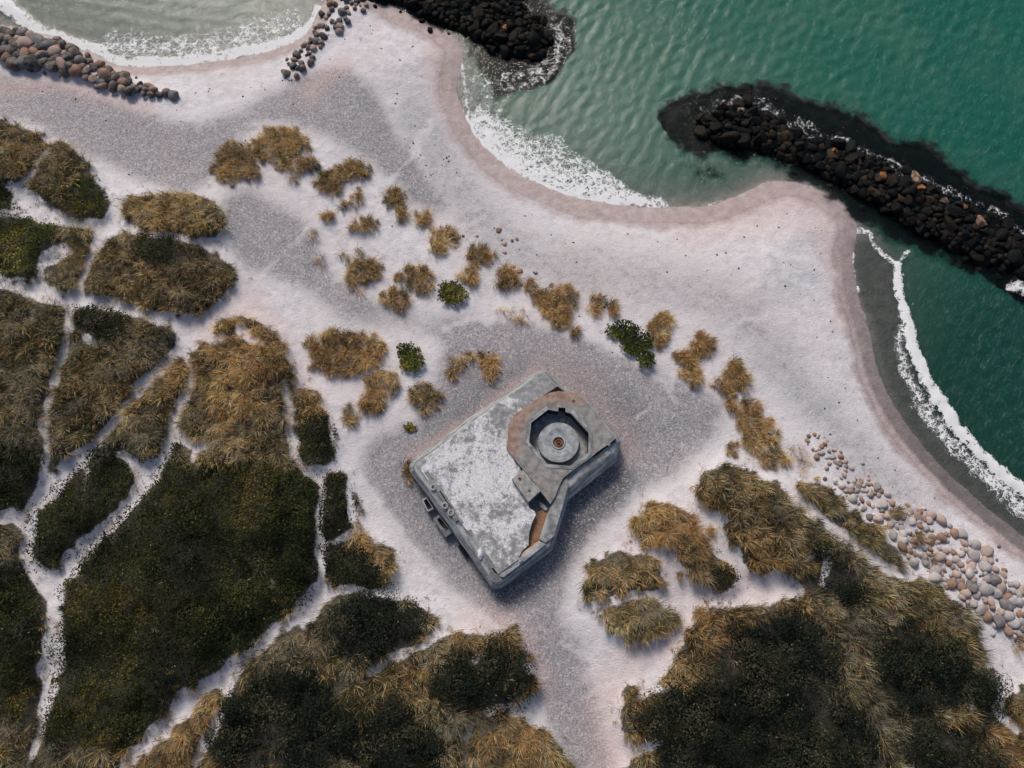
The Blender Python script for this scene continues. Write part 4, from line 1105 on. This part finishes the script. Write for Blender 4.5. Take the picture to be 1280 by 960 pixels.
rb = random.Random(5)
OUT = [(98, 450), (96, 428), (106, 406), (330, 238), (568, 76), (590, 66), (612, 70), (660, 118), (762, 190), (880, 312), (888, 336), (872, 408), (692, 553), (632, 742), (440, 887), (420, 890), (402, 882), (250, 662)]
MID = [(112, 446), (111, 432), (118, 414), (338, 246), (571, 82), (590, 74), (606, 77), (654, 124), (756, 196), (868, 316), (876, 336), (860, 380), (690, 515), (622, 730), (436, 866), (421, 869), (408, 862), (266, 650)]
INN = [(136, 440), (128, 426), (132, 414), (346, 254), (574, 88), (590, 80), (604, 84), (652, 129), (750, 202), (858, 318), (868, 334), (800, 386), (686, 462), (600, 705), (430, 834), (424, 834), (416, 828), (290, 640)]
bm = bmesh.new()
lo = [bm.verts.new(Vector((q.x, q.y, .6))) for q in c3(OUT, ZR - .62)]
r0 = [bm.verts.new(q) for q in c3(OUT, ZR - .62)]
r1 = [bm.verts.new(q) for q in c3(MID, ZR - .16)]
r1b = [bm.verts.new(q) for q in c3([(a + (b2 - a) * .16, c + (d2 - c) * .16) for (a, c), (b2, d2) in zip(MID, INN)], ZR - .10)]
r2 = [bm.verts.new(q) for q in c3(INN, ZR)]
r3 = [bm.verts.new(Vector((q.x, q.y, ZR - .75))) for q in c3(INN, ZR)]
for a_, b_ in ((lo, r0), (r0, r1), (r1, r1b), (r1b, r2), (r2, r3)):
    ring_faces(bm, a_, b_)
cap(bm, r3)
bmesh.ops.subdivide_edges(bm, edges=[e for e in bm.edges if e.calc_length() > 1.2], cuts=6, use_grid_fill=True)
for vtx in bm.verts:
    if vtx.co.z > 1.0:
        d = mnoise.noise_vector(vtx.co * .9) * .05 + mnoise.noise_vector(vtx.co * 3.1) * .02; d.z *= .5; vtx.co += d
part('wall', bm, M_WALL, bunker)

# roof slab, set back a little from the rounded edge; it stops at the stair trench
ROOF = [(134, 440), (127, 425), (131, 413), (346, 253), (574, 87), (591, 79), (605, 83), (652, 128), (606, 158), (560, 190), (510, 230), (470, 300), (462, 350), (478, 372), (510, 430), (540, 560), (545, 584), (566, 598), (570, 610), (556, 640), (545, 680), (543, 724), (520, 745), (500, 782), (428, 835), (289, 641)]
bm = bmesh.new(); prism(bm, chips(c3(ROOF, ZR + .06), .7, .03, rb), ZR - .7)
part('roof', bm, M_ROOF, bunker, 'mottled pale roof slab with white lichen', .03)
# ledge steps along the south-west edge
for pts in ([(152, 450), (166, 446), (282, 626), (268, 640)], [(206, 520), (216, 512), (300, 640), (290, 648)], [(310, 670), (326, 664), (420, 808), (404, 812)]):
    bm = bmesh.new(); prism(bm, chips(c3(pts, ZR + .07), .8, .02, rb), ZR - .14)
    part('edge_ledge', bm, M_WALL, bunker, bevel=.03)
# sunk floor of the trench, rust coloured
bm = bmesh.new(); prism(bm, c3([(566, 604), (600, 588), (618, 598), (588, 704), (560, 735), (516, 752), (545, 722), (549, 682), (560, 640)], ZR - .42), ZR - .72)
part('trench_floor', bm, M_RUST, bunker, 'rust stained floor of the narrow trench')
bm = bmesh.new(); prism(bm, c3([(520, 750), (584, 706), (592, 716), (506, 776)], ZR - .05), ZR - .4)
part('trench_ledge', bm, M_SANDY, bunker, bevel=.03)
# parapet beam on the south-east side
bm = bmesh.new(); prism(bm, chips(c3([(664, 486), (686, 466), (692, 500), (676, 560), (640, 690), (606, 716), (582, 702), (612, 610)], ZR + .12), .8, .02, rb), ZR - .7)
part('parapet', bm, M_WALL, bunker, 'grey blue parapet beam beside the trench', .05)
bm = bmesh.new(); prism(bm, chips(c3([(508, 776), (588, 712), (610, 722), (448, 846), (436, 842), (434, 832), (502, 798)], ZR + .10), .8, .02, rb), ZR - .6)
part('parapet', bm, M_WALL, bunker, 'grey blue parapet beam at the bottom corner', .05)
bm = bmesh.new(); prism(bm, c3([(500, 776), (512, 768), (522, 782), (508, 792)], ZR + .2), ZR - .3)
part('edge_block', bm, M_BLOCK, bunker, bevel=.03)

# gun platform with the octagonal pit
PC = P(698.5, 549, ZR + .3)
PLAT = [(78, 480), (88, 400), (92, 300), (130, 235), (200, 188), (300, 120), (400, 66), (470, 52), (600, 66), (650, 110), (700, 178), (800, 290), (880, 372), (905, 400), (800, 480), (700, 560), (545, 672), (505, 705), (440, 850), (408, 900), (370, 850), (330, 800), (200, 636), (150, 580)]
OCT = [(264, 290), (390, 192), (466, 206), (468, 176), (520, 178), (522, 209), (560, 222), (695, 372), (690, 515), (556, 615), (385, 600), (250, 436)]
plat = None
bm = bmesh.new()
top = [bm.verts.new(q) for q in chips(c6(PLAT, ZR + .3), .5, .05, rb)]
bot = [bm.verts.new(Vector((vtx.co.x, vtx.co.y, ZR - .3))) for vtx in top]
hol = [bm.verts.new(q) for q in c6(OCT, ZR + .3)]
ring_faces(bm, bot, top)
es = []
for rg in (top, hol):
    for i in range(len(rg)):
        es.append(bm.edges.get((rg[i], rg[(i + 1) % len(rg)])) or bm.edges.new((rg[i], rg[(i + 1) % len(rg)])))
bmesh.ops.triangle_fill(bm, edges=es, use_beauty=True)
part('gun_platform', bm, M_PLAT, bunker, 'raised platform with an orange lichen band', origin=PC)
# pit walls and floor
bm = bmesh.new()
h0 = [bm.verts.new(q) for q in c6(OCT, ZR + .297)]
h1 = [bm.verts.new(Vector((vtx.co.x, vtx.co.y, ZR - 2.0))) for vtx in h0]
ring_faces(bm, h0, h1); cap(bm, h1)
pit = part('gun_pit', bm, M_SHADE, bunker, 'dark octagonal gun pit')
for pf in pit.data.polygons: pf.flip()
# rim kerb round the pit
oc2 = [(264, 290), (392, 190), (560, 214), (697, 370), (692, 518), (557, 618), (383, 602), (248, 437)]
cx_, cy_ = 470, 405
bm = bmesh.new()
inn = c6(oc2, ZR + .36); ou = c6([(cx_ + (a - cx_) * 1.11, cy_ + (b - cy_) * 1.11) for a, b in oc2], ZR + .34)
oub = [Vector((q.x, q.y, ZR + .28)) for q in c6([(cx_ + (a - cx_) * 1.14, cy_ + (b - cy_) * 1.14) for a, b in oc2], ZR + .28)]
inb = [Vector((q.x, q.y, ZR + .22)) for q in inn]
vi, vo_, vb, vib = [[bm.verts.new(q) for q in l] for l in (inn, ou, oub, inb)]
ring_faces(bm, vi, vo_); ring_faces(bm, vo_, vb); ring_faces(bm, vib, vi)
bmesh.ops.delete(bm, geom=[f for f in bm.faces if abs(f.calc_center_median().x - c6([(475, 205)], ZR)[0].x) < .45 and f.calc_center_median().y > PC.y + 1], context='FACES')
part('pit_rim', bm, M_WALL, bunker)


def lathe(bm, cx, cy, prof, n=40):
    rings = []
    for r, z in prof:
        if r < 1e-4: rings.append([bm.verts.new((cx, cy, z))]); continue
        rings.append([bm.verts.new((cx + r * math.cos(6.28318 * i / n), cy + r * math.sin(6.28318 * i / n), z)) for i in range(n)])
    for a, b in zip(rings, rings[1:]):
        for i in range(n):
            if len(b) == 1: bm.faces.new((a[i], a[(i + 1) % n], b[0]))
            elif len(a) == 1: bm.faces.new((a[0], b[(i + 1) % n], b[i]))
            else: bm.faces.new((a[i], a[(i + 1) % n], b[(i + 1) % n], b[i]))


zd = ZR - .35
dc = P(698.2, 553, zd)
s6 = (P(724, 553, zd) - dc).length
bm = bmesh.new()
lathe(bm, dc.x, dc.y, [(s6, zd - .95), (s6, zd - .05), (s6 - .05, zd), (s6 * .66, zd + .02), (s6 * .5, zd - .05), (s6 * .36, zd - .07), (s6 * .32, zd), (s6 * .27, zd), (s6 * .25, zd - .25), (0, zd - .25)])
ped = part('gun_pedestal', bm, M_DISC, bunker, 'round pale concrete pedestal')
bm = bmesh.new()
lathe(bm, dc.x, dc.y, [(s6 * .245, zd - .24), (s6 * .245, zd - .13), (s6 * .13, zd - .11), (s6 * .11, zd - .18), (s6 * .06, zd - .18), (s6 * .05, zd - .02), (0, zd)], 20)
part('iron_pivot', bm, M_HUB, ped)
# small stone like step inside the pit notch
bm = bmesh.new(); prism(bm, c6([(478, 262), (510, 262), (512, 282), (480, 284)], ZR - .7), ZR - 1.3)
part('pit_step', bm, M_DISC, bunker, bevel=.03)
# block next to the trench
bm = bmesh.new(); prism(bm, chips(c6([(118, 712), (200, 640), (338, 800), (242, 888)], ZR + .55), .6, .02, rb), ZR - .3)
blk = part('vent_block', bm, M_BLOCK, bunker, 'pale rectangular concrete block', .04)
bm = bmesh.new(); q = c6([(178, 712)], ZR + .56)[0]; lathe(bm, q.x, q.y, [(.11, ZR + .55), (.11, ZR + .58), (.07, ZR + .585), (.06, ZR + .56), (0, ZR + .556)], 14)
part('vent_hole', bm, M_HUB, blk)
bm = bmesh.new(); q = c6([(250, 800)], ZR + .56)[0]; lathe(bm, q.x, q.y, [(.08, ZR + .55), (.08, ZR + .59), (0, ZR + .6)], 10)
part('iron_stub', bm, M_HUB, blk)
# rounded stair cheek in the dark stair opening
bm = bmesh.new(); pts = c3([(578, 556), (596, 566), (618, 590), (606, 598), (584, 580)], ZR - .25); prism(bm, pts, ZR - .9)
part('stair_cheek', bm, M_WALL, bunker, bevel=.1)
# holes and chips on the platform and the roof edge
for (a, b, r_) in ((582, 128, .12), (846, 452, .1)):
    bm = bmesh.new(); q = c6([(a, b)], ZR + .3)[0]; lathe(bm, q.x, q.y, [(r_, ZR + .296), (r_, ZR + .32), (r_ * .6, ZR + .325), (r_ * .5, ZR + .306), (0, ZR + .303)], 12)
    part('iron_fitting', bm, M_HUB if b < 200 else M_BLOCK, bunker)
for (a, b) in ((285, 335), (385, 492), (437, 552)):
    q = c7([(a, b)], ZR + .1)[0]
    bm = bmesh.new(); lathe(bm, q.x, q.y, [(.26, ZR - .2), (.24, ZR + .12), (.13, ZR + .13), (.12, ZR - .3), (0, ZR - .3)], 16)
    vp = part('vent_pipe', bm, M_BLOCK, bunker)
    bm = bmesh.new(); lathe(bm, q.x, q.y, [(.118, ZR - .1), (0, ZR - .1)], 12)
    part('pipe_mouth', bm, M_SHADE, vp)  # depth of the hole painted as a dark disc
bm = bmesh.new(); bmesh.ops.create_icosphere(bm, subdivisions=2, radius=.35)
q = P(600.6, 692, ZR + .05)
for vtx in bm.verts:
    vtx.co = Vector((vtx.co.x * .6, vtx.co.y * 1.2, vtx.co.z * .5)) * (1 + .3 * mnoise.noise(vtx.co * 3)); vtx.co += q
part('concrete_chunk', bm, concrete('white_concrete', 0, base=(.55, .56, .57)), bunker, 'white lump of broken concrete on the roof edge')
# window wells against the south-west wall: (outer rectangle, opening)
for outer, inner in (([(186, 446), (226, 420), (292, 520), (236, 546)], [(202, 452), (226, 432), (276, 512), (238, 530)]), ([(284, 606), (332, 572), (450, 720), (388, 766)], [(316, 612), (340, 596), (418, 694), (386, 714)])):
    bm = bmesh.new(); zt = ZG + .75
    o_ = c7(outer, zt); i_ = c7(inner, zt)
    ov = [bm.verts.new(q) for q in o_]; iv = [bm.verts.new(q) for q in i_]
    ob_ = [bm.verts.new(Vector((q.x, q.y, .6))) for q in o_]; ib_ = [bm.verts.new(Vector((q.x, q.y, .62))) for q in i_]
    ring_faces(bm, ov, iv); ring_faces(bm, ob_, ov); ring_faces(bm, iv, ib_)
    ww_ = part('window_well', bm, M_WALL, bunker)
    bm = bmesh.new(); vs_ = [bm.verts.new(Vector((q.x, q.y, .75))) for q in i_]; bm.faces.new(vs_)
    part('well_floor', bm, M_SHADE, ww_)  # floor takes the painted shade colour
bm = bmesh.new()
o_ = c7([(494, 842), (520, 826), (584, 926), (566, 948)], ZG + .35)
prism(bm, o_, .6); part('doorway', bm, M_SHADE, bunker, 'dark doorway at the foot of the wall')  # solid block; the opening's darkness is only painted colour
# the pink band along the top wall is part of the ground colour
for ob_ in COL.objects:
    if '_o' in ob_: del ob_['_o']

# ------------------------------------------------------------------ light
SUN_EL, SUN_AZ = 42.0, 20.0            # azimuth measured from image-up (+Y) towards image-left
dirv = Vector((-math.sin(R(SUN_AZ)) * math.cos(R(SUN_EL)), math.cos(R(SUN_AZ)) * math.cos(R(SUN_EL)), math.sin(R(SUN_EL))))
sd_ = bpy.data.lights.new('sun', 'SUN'); sd_.energy = 2.35; sd_.angle = R(16); sd_.color = (1.0, .885, .79)
so = bpy.data.objects.new('sun', sd_); COL.objects.link(so)
so.rotation_euler = dirv.to_track_quat('Z', 'Y').to_euler(); so.location = (0, 0, 80)
wd_ = bpy.data.worlds.new('World'); scene.world = wd_; wd_.use_nodes = True
nt = wd_.node_tree
sk = nt.nodes.new('ShaderNodeTexSky'); sk.sky_type = 'NISHITA'; sk.sun_disc = False
sk.sun_elevation = R(SUN_EL); sk.sun_rotation = R(-SUN_AZ); sk.air_density = 1.0; sk.dust_density = 3.0; sk.ozone_density = 1.0
nt.links.new(sk.outputs[0], nt.nodes['Background'].inputs[0]); nt.nodes['Background'].inputs[1].default_value = .085
scene.view_settings.view_transform = 'Standard'; scene.view_settings.look = 'None'
scene.view_settings.exposure = 0.35; scene.view_settings.gamma = 1.0; scene.view_settings.use_curve_mapping = False
scene.cycles.max_bounces = 6; scene.cycles.transparent_max_bounces = 8
scene.cycles.use_denoising = True
